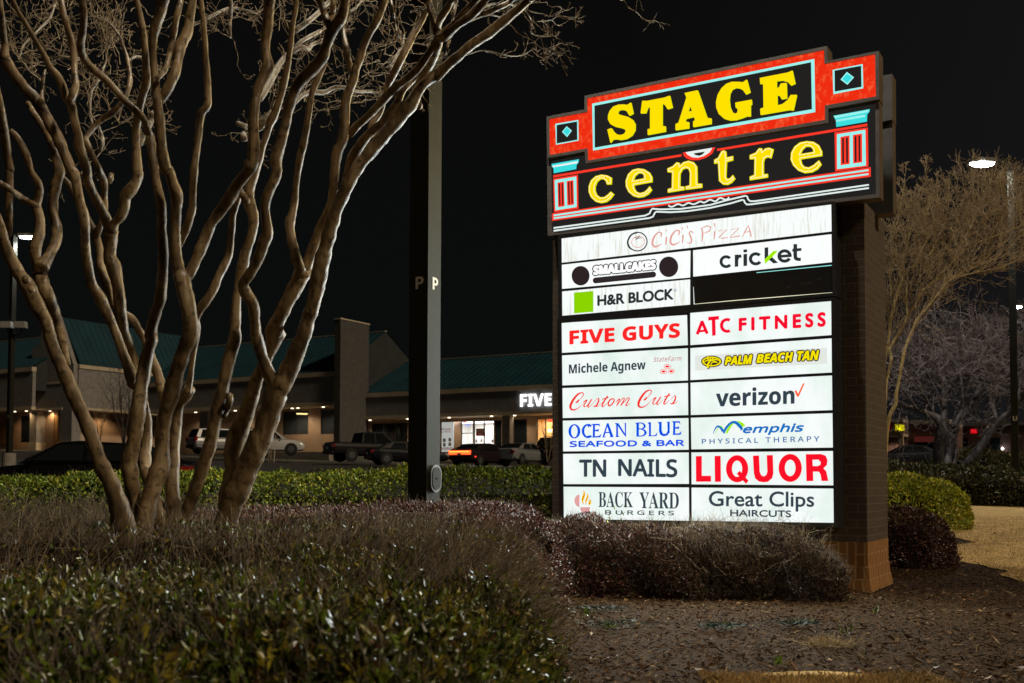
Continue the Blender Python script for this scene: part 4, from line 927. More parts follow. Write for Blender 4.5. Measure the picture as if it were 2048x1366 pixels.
S0 = Shop('shop_row', 'far left shop row with teal roof and boarded shopfront behind the lamp post', 30, 891, 105)
uG, uH = S0.u(-160, 2.4), S0.u(63, 2.4)
zs0 = (S0.z(30, 821, 2.4), S0.z(30, 814.5, 2.4), S0.z(30, 745, 2.4), S0.z(30, 736.5, 2.4))
S0.fascia(uG, uH, zs0); S0.roof(uG, uH, zs0[3], S0.z(30, 681, -4.0))
h0 = [(S0.u(41), S0.u(60), S0.z(50, 885), S0.z(50, 832))]
S0.wall(uG, uH, zs0[0]+.3, h0); S0.window(*h0[0], M_glass, 1, (S0.z(50, 878),))
sheetpart(S0, 'boarded_window', M_ply, -30, 27, 833, 889, .06)
for x in (29, 52): S0.down(S0.u(x, 1.3), 1.3, zs0[0]+.01, 110, (1, .62, .28))

# far right shops across the lawn
M_rbrick = mat('red_brown_brick', (.16, .085, .065), .85, var=.15, scale=2); M_awn = mat('dark_red_awning', (.20, .02, .03), .8, var=.1)
M_parap = mat('pale_parapet', (.50, .47, .42), .8, var=.1)
S5 = Shop('corner_shop', 'far red brick shop with pale parapets and a small glowing yellow sign', 1830, 921, 92)
u0, u1 = S5.u(1740), S5.u(1900)
S5.part('wall', M_rbrick, (u0, u1, -8, 0, S5.z0-2, S5.z(1830, 848)))
S5.part('parapet', M_parap, (S5.u(1822), u1, -8.1, .12, S5.z(1830, 848)+.002, S5.z(1830, 840.5)))
S5.part('entrance', M_rbrick, (u0, S5.u(1806, 2.5), .002, 2.5, S5.z(1800, 867, 2.5), S5.z(1800, 844, 2.5)))
S5.part('parapet', M_parap, (u0, S5.u(1806.5, 2.5), .002, 2.6, S5.z(1800, 844, 2.5)+.002, S5.z(1800, 837, 2.5)))
S5.part('soffit', M_soff, (u0, S5.u(1806, 2.5), .01, 2.45, S5.z(1800, 872, 2.5), S5.z(1800, 867, 2.5)-.002))
S5.part('pier', M_tan, (S5.u(1797, 2.4), S5.u(1805.5, 2.4), 1.9, 2.4, S5.z0-2, S5.z(1800, 872, 2.5)-.003))
S5.part('window', M_glass, (S5.u(1830), S5.u(1868), .002, .03, S5.z(1850, 912), S5.z(1850, 885)))
mb = MB(); q = [S5.W.hit(x, y, o) for x, y, o in ((1829, 873, .03), (1869, 873, .03), (1870, 884, 1.0), (1828, 884, 1.0))]; mb.face(q); mb.build('awning', M_awn, S5.t)
shoptext(S5, 'shop_name', 'TN-NAILS', emat('yellow_channel_letter', srgb(248, 240, 20), 1.3), 1790.5, 1808.5, 848.5, 861.5, 2.6, slope=.04)
shoptext(S5, 'shop_name', 'E', emat('red_channel_letter', srgb(255, 30, 30), 1.4), 1775.0, 1779.0, 847, 858.5, 2.6)
light('entrance_lamp', 'SPOT', S5.W.pt(S5.u(1792), S5.z(1800, 873, 2.5), 1.2), 150, (1, .85, .6), S5.t, spot_size=R(150), spot_blend=.6, shadow_soft_size=.12)
S6 = Shop('far_shop', 'dim far brick shop with one small red sign, behind the dark bare tree', 1950, 918, 100)
u0, u1 = S6.u(1880), S6.u(2140)
S6.part('wall', M_rbrick, (u0, u1, -8, 0, S6.z0-2, S6.z(1950, 852))); S6.part('parapet', M_fasc, (u0, u1, -8.1, .12, S6.z(1950, 852)+.002, S6.z(1950, 846)))
S6.part('window', M_glass, (S6.u(1905), S6.u(1935), .002, .03, S6.z(1920, 908), S6.z(1920, 876))); S6.part('window', M_glass, (S6.u(1965), S6.u(2000), .002, .03, S6.z(1980, 908), S6.z(1980, 876)))
shoptext(S6, 'shop_name', 'OPEN', emat('red_sign_letter', srgb(255, 20, 40), 1.5), 1941.5, 1953, 858.5, 866.5, .15)
mb = MB(); mb.ball(S6.W.hit(2005, 897, .3), .12, .12, .12, 8, 6); mb.build('wall_lamp', emat('white_wall_lamp', (.9, .95, 1), 14), S6.t)
# ------------------------------------------------------------------ lamp posts
M_bronze = mat('olive_bronze_paint', (.022, .022, .0155), .7, .0, .12, var=.12, scale=2.0, bump=.06, bscale=25)
M_bronze2 = mat('hand_hole_plate', (.045, .043, .034), .6, var=.1)
M_letter = mat('white_stencil', (.62, .58, .48), .7, var=.08)
M_galv = mat('grey_lamp_housing', (.30, .29, .26), .5, var=.12)
E_led = emat('led_lens', (.92, .96, 1.0), 60.0)
def lamp_post(label, base, side, height, heads, text=None, zbase=None, ped=.0, lens=E_led, watt=900, group='car park lamp posts', col=(.93, .96, 1.0), spot=True, pole_m=None, arm=.45):
    t = thing('lamp_post', label, 'lamp post', tuple(base), group=group)
    b = Vector(base); a2 = side/2
    P0 = b-A_DIR*a2-B_DIR*a2
    if ped:
        mb = MB(); mb.tube([Vector((b.x, b.y, zbase)), Vector((b.x, b.y, b.z-.025))], [.30, .29], 20); mb.build('concrete_base', M_conc, t, smooth=False)
    mb = MB(); mb.obox(P0, A_DIR, B_DIR, side, side, b.z, b.z+height); pole = mb.build('pole', pole_m or M_bronze, t)
    mb = MB(); mb.obox(b-A_DIR*(a2+.1)-B_DIR*(a2+.1), A_DIR, B_DIR, side+.2, side+.2, b.z-.024, b.z-.002); mb.build('base_plate', M_bronze, t)
    for hv, hl in heads:
        hv = Vector(hv); c = Vector((b.x, b.y, b.z+height-.12)); e = c+hv*arm
        mb = MB(); mb.tube([c+hv*a2, e], [.035, .035], 8); mb.build('arm', pole_m or M_bronze, t)
        pv = Vector((-hv.y, hv.x, 0)); mb = MB()
        pr = [(0, .10), (.0, -.02), (hl, -.02), (hl, .02), (hl*.6, .12)]
        mb.prism([e+hv*x+Vector((0, 0, z))-pv*.17 for x, z in pr], pv*.34); hd = mb.build('lamp_head', M_galv, t)
        mb = MB(); mb.ball(e+hv*hl/2-Vector((0, 0, .03)), abs(hv.x)*(hl/2-.03)+abs(hv.y)*.15, abs(hv.y)*(hl/2-.03)+abs(hv.x)*.15, .105, 16, 10); mb.build('lens', lens, hd, smooth=True)
        if watt:
            light('lamp_beam', 'SPOT', e+hv*hl/2-Vector((0, 0, .12)), watt, col, t, spot_size=R(165), spot_blend=.5, shadow_soft_size=.12)
    return t, pole
def face_letter(parent, P, adir, nrm, ch, w, h, m):
    cu = bpy.data.curves.new('letter', 'FONT'); cu.body = chr(0x1D5D4+ord(ch)-65); ob = bpy.data.objects.new('letter', cu); COL.objects.link(ob)
    ev = ob.evaluated_get(bpy.context.evaluated_depsgraph_get()); me = ev.to_mesh(); vs = [v.co.copy() for v in me.vertices]; fs = [tuple(p.vertices) for p in me.polygons]
    ev.to_mesh_clear(); bpy.data.objects.remove(ob); bpy.data.curves.remove(cu)
    x0, x1 = min(v.x for v in vs), max(v.x for v in vs); y0, y1 = min(v.y for v in vs), max(v.y for v in vs)
    mb = MB(); mb.v = [tuple(P+adir*((v.x-x0)/(x1-x0)-.5)*w+Vector((0, 0, ((v.y-y0)/(y1-y0)-.5)*h))+nrm*.003) for v in vs]
    mb.f = fs; mb.m = [0]*len(fs); mb.uv = [[(0, 0)]*len(f) for f in fs]
    return mb.build('stencil_letter', m, parent)
# the near post: its front corner stands where the photo shows it
pc = at(852.8, 1019, 9.2); SD = .20
base = pc+B_DIR*(SD/2)-A_DIR*(SD/2)
E_near = emat('warm_led_lens', (1.0, .93, .80), 20.0)
tp, polep = lamp_post('thick olive lamp post with two P letters, rising from the purple hedge', base, SD, 10.8, ((tuple(A_DIR), .7), (tuple(-A_DIR), .7)), zbase=0.0, ped=.8, lens=E_near, watt=0)
for hv in (1, -1):
    light('lamp_beam', 'SPOT', Vector((base.x, base.y, base.z+10.4))+A_DIR*hv*.9, 800, (1.0, .90, .72), tp, spot_size=R(160), spot_blend=.5, shadow_soft_size=.15)
zl_ = at(837, 560, 9.2).z
face_letter(polep, pc-A_DIR*SD*.44+Vector((0, 0, zl_-pc.z)), A_DIR, N_DIR, 'P', .085, .108, M_letter)
face_letter(polep, pc+B_DIR*SD*.56+Vector((0, 0, zl_-pc.z)), B_DIR, A_DIR, 'P', .085, .108, M_letter)
mb = MB(); cz = at(868, 957, 9.25).z; hc = pc+B_DIR*SD*.52; hc.z = cz
def stad(w, h, o):
    return [hc+B_DIR*(w*math.cos(R(t)))+Vector((0, 0, (h if 0 <= t <= 180 else -h)+w*math.sin(R(t))))+A_DIR*o for t in range(0, 360, 15)]
mb.prism(stad(.082, .04, .002), A_DIR*.03); hcov = mb.build('hand_hole_cover', M_bronze2, polep)
mb = MB(); mb.prism(stad(.064, .036, .0325), A_DIR*.006); mb.tube([hc+A_DIR*.038, hc+A_DIR*.046], [.008, .008], 8); mb.build('cover_plate', M_bronze, hcov)

# left post with a pair of old floodlights
bl_ = at(18.5, 905, 48)
tl, pl_ = lamp_post('slim lamp post at the left edge with two dead floodlights halfway up', bl_, .21, at(22, 463, 48).z-bl_.z, (((1, 0, 0), .85),), zbase=ground_z(bl_.x, bl_.y)-.3, ped=1, watt=2200, arm=.22)
for px in (15, 43):
    p = at(px, 651, 48); mb = MB(); mb.obox(p-Vector((.27, .2, 0)), (1, 0, 0), (0, 1, 0), .5, .36, p.z-.12, p.z+.17, ta=.03, tb=.03); fl = mb.build('floodlight', M_galv, tl)
    mb = MB(); mb.tube([p-Vector((0, 0, .12)), Vector((p.x, p.y, at(px, 668, 48).z)), Vector((bl_.x, bl_.y, at(px, 668, 48).z))], [.03]*3, 6); mb.build('bracket', M_bronze, fl)
for dx in (-.045, .06): face_letter(pl_, Vector((bl_.x, bl_.y, at(18, 833, 48).z))+N_DIR*.105+A_DIR*dx, A_DIR, N_DIR, 'O', .07, .11, M_letter)
# right posts
br_ = at(2031, 948, 32)
tr, pr_ = lamp_post('tall lamp post at the right edge with glowing head above the yellow bare tree', br_, .20, at(2030, 308, 32).z-br_.z, (((-1, .1, 0), .78),), zbase=ground_z(br_.x, br_.y)-.3, ped=1, watt=6500)
face_letter(pr_, Vector((br_.x, br_.y, at(2042, 837, 32).z))+N_DIR*.101+A_DIR*.02, A_DIR, N_DIR, 'U', .12, .14, M_letter)
b4 = at(2066, 930, 62)
lamp_post('farther lamp post with glowing head, cut off by the right photo edge', b4, .2, at(2066, 606, 62).z-b4.z, (((-1, .1, 0), .7),), zbase=b4.z-1.5, ped=1, watt=900)
# ------------------------------------------------------------------ parked cars
M_tyre = mat('tyre_rubber', (.012, .012, .012), .8, var=.2); M_rim = mat('alloy_rim', (.10, .10, .10), .45, .3, var=.1)
M_cglass2 = glassmat('car_glass', (.010, .012, .013)); M_trim = mat('black_trim', (.015, .015, .015), .55, var=.1)
M_tail = mat('tail_lens', (.30, .012, .012), .2, var=.1); M_head = mat('head_lens', (.55, .57, .58), .12, var=.05); M_plate = mat('licence_plate', (.30, .36, .42), .5, var=.1)
E_tail = emat('lit_tail_strip', (1.0, .06, .012), 4.0); E_tailc = emat('lit_tail_core', (1.0, .34, .05), 2.6); E_mark = emat('lit_side_marker', (1.0, .03, .02), 3.0)
def paint(name, col, metal=.3): return mat(name, col, .42, metal, .4 if sum(col) > .3 else .12, var=.06, scale=2, coat=.1 if sum(col) > .3 else 0.0)
def car(label, paintm, loc, ang, L=4.85, W=1.84, H=1.45, kind='sedan', lit=False, rimm=None):
    """x forward from the rear bumper, y to the left, z up"""
    t = thing('parked_car', label, 'car', tuple(loc), ang, 'cars parked in front of the shops')
    hw = W/2; gc = .2; rw = .34 if kind == 'sedan' else .38
    if kind == 'sedan': prof = [(0, .50, .98), (.10, .32, 1.03), (.5, .24, 1.06), (1.0, .22, 1.03), (2.4, .2, .98), (3.35, .2, .96), (3.9, .2, .90), (4.5, .22, .78), (4.78, .28, .68), (4.85, .40, .60)]; cab = [(.55, 1.03), (1.35, 1.40), (2.35, 1.45), (2.75, 1.42), (3.6, .95)]
    elif kind == 'suv': prof = [(0, .52, 1.08), (.08, .36, 1.12), (.5, .26, 1.14), (1.2, .25, 1.13), (2.6, .25, 1.10), (3.45, .25, 1.08), (4.0, .25, 1.04), (4.5, .28, .96), (4.72, .36, .85), (4.78, .48, .74)]; cab = [(.06, 1.12), (.34, 1.72), (1.2, 1.78), (2.6, 1.76), (3.5, 1.08)]
    else: prof = [(0, .58, 1.12), (.06, .45, 1.18), (.5, .42, 1.19), (1.7, .36, 1.19), (2.2, .36, 1.20), (4.0, .36, 1.20), (4.6, .36, 1.18), (5.4, .40, 1.10), (5.75, .48, 1.0), (5.82, .6, .88)]; cab = [(1.95, 1.19), (2.12, 1.84), (2.6, 1.93), (3.5, 1.90), (4.45, 1.18)]
    k = L/prof[-1][0]; kz = H/max(z for _, z in cab)
    prof = [(x*k, z0*kz, z1*kz) for x, z0, z1 in prof]; cab = [(x*k, z*kz) for x, z in cab]
    mb = MB(); rings = []
    for i, (x, z0, z1) in enumerate(prof):
        e = min(i, len(prof)-1-i); w = hw*(.86 if e == 0 else .95 if e == 1 else 1.0)
        h = z1-z0
        half = [(w*.80, z0), (w*.97, z0+h*.12), (w, z0+h*.40), (w*.985, z0+h*.68), (w*.93, z0+h*.90), (w*.80, z1)]
        rings.append([(x, y, z) for y, z in half]+[(x, -y, z) for y, z in half[::-1]])
    for a, b in zip(rings[:-1], rings[1:]):
        for j in range(12):
            j2 = (j+1) % 12; mb.face((a[j], b[j], b[j2], a[j2]))
    mb.face(rings[0]); mb.face(rings[-1][::-1])
    body = mb.build('body', paintm, t, local=True, smooth=False)
    # roof and pillars
    mb = MB(); cw = [hw*.90, hw*.74, hw*.72, hw*.72, hw*.88]; cr = []
    for (x, z), w in zip(cab, cw): cr.append([(x, w, z), (x, -w, z)])
    bx0, bx1 = cab[0][0], cab[-1][0]
    zb0, zb1 = cab[0][1]-.02, cab[-1][1]-.02
    for i in range(1, 3):  mb.face((cr[i][0], cr[i+1][0], cr[i+1][1], cr[i][1]))
    sidep = [(x, z) for x, z in cab]
    def sidez(x):
        for (xa, za), (xb, zb_) in zip(cab[:-1], cab[1:]):
            if xa <= x <= xb: return za+(zb_-za)*(x-xa)/(xb-xa)
        return cab[0][1]
    for sgn in (1, -1):
        pts = [(x, sgn*w, z) for (x, z), w in zip(cab, cw)]
        mb.poly([pts])
    roof = mb.build('roof', paintm, t, local=True)
    # glass
    def glass(pts, name):
        g = MB(); g.face(pts); return g.build(name, M_cglass2, t, local=True)
    q = lambda p, d: (p[0], p[1], p[2]+d)
    glass([cr[0][0], cr[0][1], cr[1][1], cr[1][0]], 'rear_window'); glass([cr[3][0], cr[3][1], cr[4][1], cr[4][0]], 'windscreen')
    zbm = (zb0+zb1)/2
    for sgn in (1, -1):
        xs = [cab[0][0]+(cab[1][0]-cab[0][0])*.75, cab[1][0]+.15, (cab[1][0]+cab[3][0])/2+.1, cab[3][0], cab[4][0]-(cab[4][0]-cab[3][0])*.22]
        zt_ = cab[2][1]-.09; zl = zbm+.05
        def wy(x, z): 
            f = (z-zbm)/(cab[2][1]-zbm); return sgn*(hw*(.90+(.73-.90)*max(0, min(1, f)))+.012)
        mid = xs[2]
        if kind == 'suv':
            quads = [[(cab[0][0]+.30, zl), (cab[1][0]+.85, zl), (cab[1][0]+.85, zt_), (cab[1][0]+.22, zt_)], [(cab[1][0]+.95, zl), (mid, zl), (mid, zt_), (cab[1][0]+.95, zt_)], [(mid+.08, zl), (cab[4][0]-.32, zl), (cab[3][0]-.02, zt_), (mid+.08, zt_)]]
        else:
            quads = [[(cab[0][0]+(.62 if kind == 'sedan' else .16), zl), (mid, zl), (mid, zt_), (cab[1][0]+.10, zt_)], [(mid+.08, zl), (cab[4][0]-.30, zl), (cab[3][0]-.02, zt_), (mid+.08, zt_)]]
        for Q in quads: glass([(x, wy(x, z), z) for x, z in Q], 'side_window')
    # wheels
    wx = (L*.185, L*.80) if kind != 'truck' else (L*.21, L*.82)
    for x in wx:
        for sgn in (1, -1):
            m2 = MB(); m2.tube([(x, sgn*(hw-.20), rw), (x, sgn*(hw+.012), rw)], [rw*1.12, rw*1.12], 18); m2.build('wheel_arch', M_trim, t, local=True)
            m2 = MB(); m2.tube([(x, sgn*(hw-.20), rw), (x, sgn*(hw+.02), rw), (x, sgn*(hw+.03), rw)], [rw, rw, rw*.9], 18); wh = m2.build('wheel', M_tyre, t, local=True)
            m2 = MB(); m2.tube([(x, sgn*(hw+.0305), rw), (x, sgn*(hw+.036), rw)], [rw*.58, rw*.50], 14)
            ri = m2.build('rim', rimm or M_rim, wh, local=True)
    # lights, bumpers, plate
    zt2 = prof[1][2]
    if lit:
        m2 = MB(); m2.box(-.03, .05, -hw*.88, hw*.88, zt2-.36, zt2-.10); tl_ = m2.build('tail_strip', E_tail, t, local=True)
        m2 = MB(); m2.box(-.036, -.031, -hw*.80, hw*.80, zt2-.20, zt2-.14); m2.build('strip_core', E_tailc, tl_, local=True)
        m2 = MB(); m2.box(.35, .45, -hw-.012, -hw+.02, .52, .60); m2.build('side_marker', E_mark, t, local=True)
    else:
        for sgn in (1, -1):
            y0, y1 = sorted((sgn*hw*.60, sgn*hw*.93)); m2 = MB(); m2.box(-.02, .16, y0, y1, zt2-.30, zt2-.12 if kind != 'suv' else zt2+.05); m2.build('taillight', M_tail, t, local=True)
    for sgn in (1, -1):
        y0, y1 = sorted((sgn*hw*.55, sgn*hw*.93)); m2 = MB(); m2.box(L-.26, L-.02, y0, y1, prof[-3][2]-.22, prof[-3][2]-.06); m2.build('headlight', M_head, t, local=True)
        m2 = MB(); m2.ball((cab[4][0]-.35, sgn*(hw+.06), zb1+.10), .07, .10, .07, 8, 5); m2.build('mirror', paintm, t, local=True)
    m2 = MB(); m2.box(-.055, .02, -hw*.84, hw*.84, prof[1][1]+.02, prof[1][1]+.22); m2.build('bumper', M_trim if kind != 'sedan' else paintm, t, local=True)
    m2 = MB(); m2.box(-.062, -.056, -.16, .16, zt2-.42, zt2-.26); m2.build('licence_plate', M_plate, t, local=True)
    if kind == 'truck':
        m2 = MB(); m2.box(.12, 1.85*k, -hw*.74, hw*.74, prof[2][2]+.004, prof[2][2]+.02); m2.build('bed_cover', M_trim, t, local=True)
    if kind == 'suv':
        for sgn in (1, -1):
            m2 = MB(); m2.tube([(cab[1][0]+.2, sgn*hw*.62, cab[2][1]-.02), (cab[1][0]+.4, sgn*hw*.62, cab[2][1]+.05), (cab[3][0]-.2, sgn*hw*.62, cab[2][1]+.05), (cab[3][0], sgn*hw*.62, cab[2][1]-.03)], [.02]*4, 6); m2.build('roof_rail', M_trim, t, local=True)
    return t
def put(px, py, d):                # the point on the car park under the rear bumper's middle
    p = at(px, py, d); return (p.x, p.y, p.z)
car('black sedan just behind the clipped hedge, nose to the left edge', paint('black_paint', (.004, .004, .005), .0), (at(405, 0, 23.2).x, 23.2, at(300, 884, 23.2).z-1.45), R(179), 4.95, 1.86, 1.45)
car('silver minivan with roof rails, seen from its rear corner', paint('silver_paint', (.40, .40, .42), .5), put(381, 906, 74), R(38), 4.9, 1.95, 1.75, 'suv')
car('white off-roader between two trunks, nose to the right', paint('white_paint', (.62, .62, .60), .0), put(474, 909, 72), R(12), 4.5, 1.88, 1.72, 'suv')
car('dark pickup truck with its tail to the left', paint('dark_grey_paint', (.014, .013, .015), .0), put(656, 922, 68), R(32), 5.8, 2.0, 1.95, 'truck')
car('dark sedan parked against the pickup, left of the olive post', paint('blue_black_paint', (.008, .009, .012), .0), put(736, 929, 64), R(22), 4.9, 1.85, 1.42)
car('dark sedan with a full width red glowing tail strip', paint('dark_maroon_paint', (.030, .020, .022), .3), put(919, 931, 67), R(57), 5.0, 1.92, 1.48, lit=True)
car('silver sedan to the right of the glowing red tail', paint('silver_paint', (.36, .36, .36), .5), put(1006, 928, 69), R(57), 4.9, 1.85, 1.45)
car('black off-roader half hidden by the tall sign', paint('black_paint', (.008, .008, .009), .1), put(1092, 925, 71), R(57), 4.7, 1.88, 1.75, 'suv')
cr_ = car('dark sedan right of the tall sign with one red taillight', paint('charcoal_paint', (.030, .031, .036), .3), (at(1889, 0, 75).x, 75, at(1840, 890, 75).z-1.45), R(172), 4.9, 1.85, 1.45)
for c in cr_.children:
    if c.name.startswith('taillight'): c.data.materials[0] = E_mark
# ------------------------------------------------------------------ trees
def barkmat(name, base, dark, pale, rough=.55):
    m = bpy.data.materials.new(name); m.use_nodes = True
    n, l = m.node_tree.nodes, m.node_tree.links; b = n['Principled BSDF']; b.inputs['Roughness'].default_value = rough; b.inputs['Specular IOR Level'].default_value = .5
    t = n.new('ShaderNodeTexCoord'); mp = n.new('ShaderNodeMapping'); mp.inputs['Scale'].default_value = (1, 1, .28); l.new(t.outputs['Object'], mp.inputs[0])
    n1 = n.new('ShaderNodeTexNoise'); n1.inputs['Scale'].default_value = 11; n1.inputs['Detail'].default_value = 5; n1.inputs['Distortion'].default_value = .6; l.new(mp.outputs[0], n1.inputs[0])
    cr = n.new('ShaderNodeValToRGB'); e = cr.color_ramp.elements
    e[0].position = .33; e[0].color = (*dark, 1); e[1].position = .68; e[1].color = (*pale, 1); x = e.new(.5); x.color = (*base, 1)
    l.new(n1.outputs[0], cr.inputs[0])
    n2 = n.new('ShaderNodeTexNoise'); n2.inputs['Scale'].default_value = 24; n2.inputs['Detail'].default_value = 7; l.new(t.outputs['Object'], n2.inputs[0])
    c2 = n.new('ShaderNodeValToRGB'); c2.color_ramp.elements[0].position = .55; c2.color_ramp.elements[1].position = .66; c2.color_ramp.elements[0].color = (0, 0, 0, 1); c2.color_ramp.elements[1].color = (.8, .8, .8, 1)
    l.new(n2.outputs[0], c2.inputs[0])
    mx = n.new('ShaderNodeMixRGB'); mx.inputs[2].default_value = (*[c*.55 for c in dark], 1); l.new(c2.outputs[0], mx.inputs[0]); l.new(cr.outputs[0], mx.inputs[1])
    l.new(mx.outputs[0], b.inputs['Base Color'])
    n3 = n.new('ShaderNodeTexNoise'); n3.inputs['Scale'].default_value = 26; n3.inputs['Detail'].default_value = 6; l.new(mp.outputs[0], n3.inputs[0])
    bp = n.new('ShaderNodeBump'); bp.inputs['Strength'].default_value = .8; bp.inputs['Distance'].default_value = .012; l.new(n3.outputs[0], bp.inputs['Height']); l.new(bp.outputs[0], b.inputs['Normal'])
    return m
M_bark = barkmat('crape_myrtle_bark', (.225, .150, .075), (.085, .058, .032), (.40, .30, .175), .45)
M_twig = mat('pale_twig_bark', (.30, .215, .12), .7, var=.25, scale=20)
TF = {'A': (0, 0, 4.0176), 'B': (0, 340, 4.0176), 'C': (0, 660, 3.1045), 'D': (300, 0, 4.0176), 'E': (300, 340, 4.0176), 'F': (260, 660, 3.1045),
      'G': (560, 0, 4.0176), 'H': (560, 200, 4.0176), 'I': (760, 0, 5.389), '1': (1760, 300, 4.743), '2': (1760, 560, 4.743), 'S': (1760, 780, 3.4167), 'O': (0, 0, 1.0)}
def limb_pts(spec):
    """'A x,y,w x,y,w B x,y,w' -> photo pixels and widths"""
    out, fr = [], None
    for tk in spec.split():
        if tk in TF: fr = TF[tk]
        else:
            x, y, w = [float(c) for c in tk.split(',')]; out.append((fr[0]+x/fr[2], fr[1]+y/fr[2], w/fr[2]))
    return out
M_plimb = barkmat('pale_limb_bark', (.33, .28, .22), (.20, .16, .12), (.46, .42, .36), .6)
LIMBS = []                                      # (points, radii) kept for the twigs
def limb(mb, spec, d0, d1, n=12, knob=.07, keep=True, minr=0.0):
    P = limb_pts(spec); L = [0]
    for a, b in zip(P[:-1], P[1:]): L.append(L[-1]+math.hypot(b[0]-a[0], b[1]-a[1]))
    pts, rad = [], []
    ph = random.uniform(0, 6); am = random.uniform(.03, .09)
    for i in range(len(P)-1):
        p0, p1, p2, p3 = P[max(i-1, 0)], P[i], P[i+1], P[min(i+2, len(P)-1)]
        m = max(2, int((L[i+1]-L[i])/7))
        for j in range(m):
            t = j/m; c = [.5*(2*p1[k]+(p2[k]-p0[k])*t+(2*p0[k]-5*p1[k]+4*p2[k]-p3[k])*t*t+(3*p1[k]-p0[k]-3*p2[k]+p3[k])*t**3) for k in range(3)]
            s = (L[i]+(L[i+1]-L[i])*t)/L[-1]; d = d0+(d1-d0)*s+am*math.sin(ph+s*9)
            pts.append(at(c[0], c[1], d)); rad.append(max(minr, c[2]/2/FPX*d*1.02))
    pts.append(at(P[-1][0], P[-1][1], d1)); rad.append(max(minr, P[-1][2]/2/FPX*d1))
    k1, k2 = random.uniform(0, 6), random.uniform(0, 6)
    rad = [r*(1+knob*math.sin(i*.9+k1)*math.sin(i*.37+k2)+random.uniform(-knob, knob)*.35) for i, r in enumerate(rad)]
    mb.tube(pts, rad, n, wob=.05)
    if keep: LIMBS.append((pts, rad))
tree = thing('crape_myrtle', 'big bare multi trunk tree with smooth brown bark, filling the left half', 'tree', tuple(at(330, 1250, 7.0)))
BASE1 = MB()
for sp, d0, d1 in [
    ('C 790,1830,165 800,1480,160 790,1330,150 760,1180,140 730,1070,120 690,950,100 640,860,95 600,760,90 560,640,85 510,520,85 455,400,85 410,290,85 360,180,80 320,80,75 B 370,1220,100 290,1080,112 220,930,122 150,830,105 80,700,92 30,560,80 0,440,70 -60,300,60 -140,120,55', 6.8, 6.1),
    ('C 425,220,30 B 490,1330,70 450,1180,78 390,1020,100 330,880,110 315,790,100', 6.6, 6.5),
    ('B 315,800,80 287,710,82 285,620,88 320,480,80 312,360,74 290,280,72 315,200,62 310,110,60 250,10,50 A 205,1230,58 140,1110,52 85,1050,45', 6.5, 6.3),
    ('B 300,290,40 200,240,52 120,185,50 55,140,52 -20,100,50', 6.4, 6.0),
    ('B 330,790,108 395,690,85 452,560,80 456,460,78 430,360,74 430,230,78 452,100,84 480,20,80 A 445,1240,78 400,1110,68 330,1000,56 270,910,50 225,830,40', 6.5, 6.9),
    ('C 850,335,70 830,330,82 800,235,68 762,140,58 735,62,55 B 910,1260,75 860,1150,84 800,1020,88 740,920,80 710,790,74 690,650,74 685,520,70 680,390,74 650,280,74 620,150,74 595,30,82 A 575,1370,80 520,1240,85 470,1120,88 410,1010,90 350,900,90 290,800,85 210,720,85 140,630,82 70,540,90 25,460,100 -40,380,100', 6.9, 6.3),
    ('A 40,480,80 42,400,58 25,200,42 10,60,34 0,-60,30', 6.3, 6.0),
    ('A 330,830,60 335,760,26 345,640,30 365,560,14', 6.5, 6.7),
    ('C 830,1180,110 828,1040,88 815,930,98 802,800,95 830,700,86 850,560,90 868,420,86 890,280,80 915,150,76 950,40,66 B 1205,1366,85 1215,1290,88 1250,1150,92 1288,1030,88 1300,900,84 1310,780,84 1310,650,80 1300,480,74 1300,330,74 1280,200,74 1250,80,70 A 1240,1366,74 1220,1200,70 1205,1090,72', 6.9, 6.6),
    ('A 1210,1110,60 1180,1020,52 1150,950,54 1080,880,56 980,785,56 880,670,56 800,600,60 710,520,66 660,430,62 650,340,62 672,200,56 672,100,56 662,0,54 655,-80,50', 6.6, 6.1),
    ('C 852,300,60 832,200,56 802,100,60 770,20,68 B 985,1270,88 960,1050,92 942,900,96 920,790,108 882,700,102 888,600,96 890,490,125', 7.0, 6.9),
    ('B 880,480,90 855,390,76 830,340,76 780,250,76 730,150,76 700,70,76 A 700,1366,68 660,1250,76 632,1150,82 630,1080,62 600,980,62 580,860,66 540,800,70 510,720,60 470,620,60 410,550,50 340,420,46 270,300,40 200,180,38 140,80,36 85,-40,32', 6.9, 6.2),
    ('A 560,830,50 590,740,60 612,680,52 600,600,48 590,420,50 560,280,50 520,150,48 490,0,46 480,-80,44', 6.4, 6.5),
    ('B 900,480,90 925,420,66 960,390,74 1000,300,76 1008,210,92 1060,150,94 1110,50,76 A 1105,1366,76 1095,1200,66 1095,1050,62 1112,920,64 1142,780,60 1178,660,70 1176,560,62 1160,350,56 1130,150,50 1098,0,46 1085,-80,44', 6.9, 6.6),
    ('A 675,1130,40 740,1035,44 820,960,46 900,910,50 970,840,46 1020,750,40 1046,650,38 1036,550,32 1018,450,30 990,370,25 970,290,20 985,210,10', 6.9, 7.3),
    ('A 690,1120,44 730,1220,46 780,1320,42 B 800,10,52 838,90,54 840,200,50 840,300,50 812,430,50 782,500,58 770,540,60', 6.9, 7.2),
    ('B 500,50,34 560,130,50 605,220,40 680,330,40 730,430,40 770,530,62 800,650,66 812,780,66 850,900,70 890,1000,62 925,1090,54 1000,1150,50 1068,1200,58 1118,1290,60 1160,1366,56 C 935,160,54 982,280,60 1010,380,66 1030,440,70', 7.2, 7.0),
    ('B 820,110,40 880,90,44 895,40,40', 7.1, 7.3),
    ('B 60,520,60 75,420,52 70,300,60 75,150,60 75,0,60 A 85,1366,64 60,1250,64 40,1100,68 20,950,60 2,830,46 -25,690,40', 6.4, 6.0)]:
    limb(BASE1, sp, d0, d1)
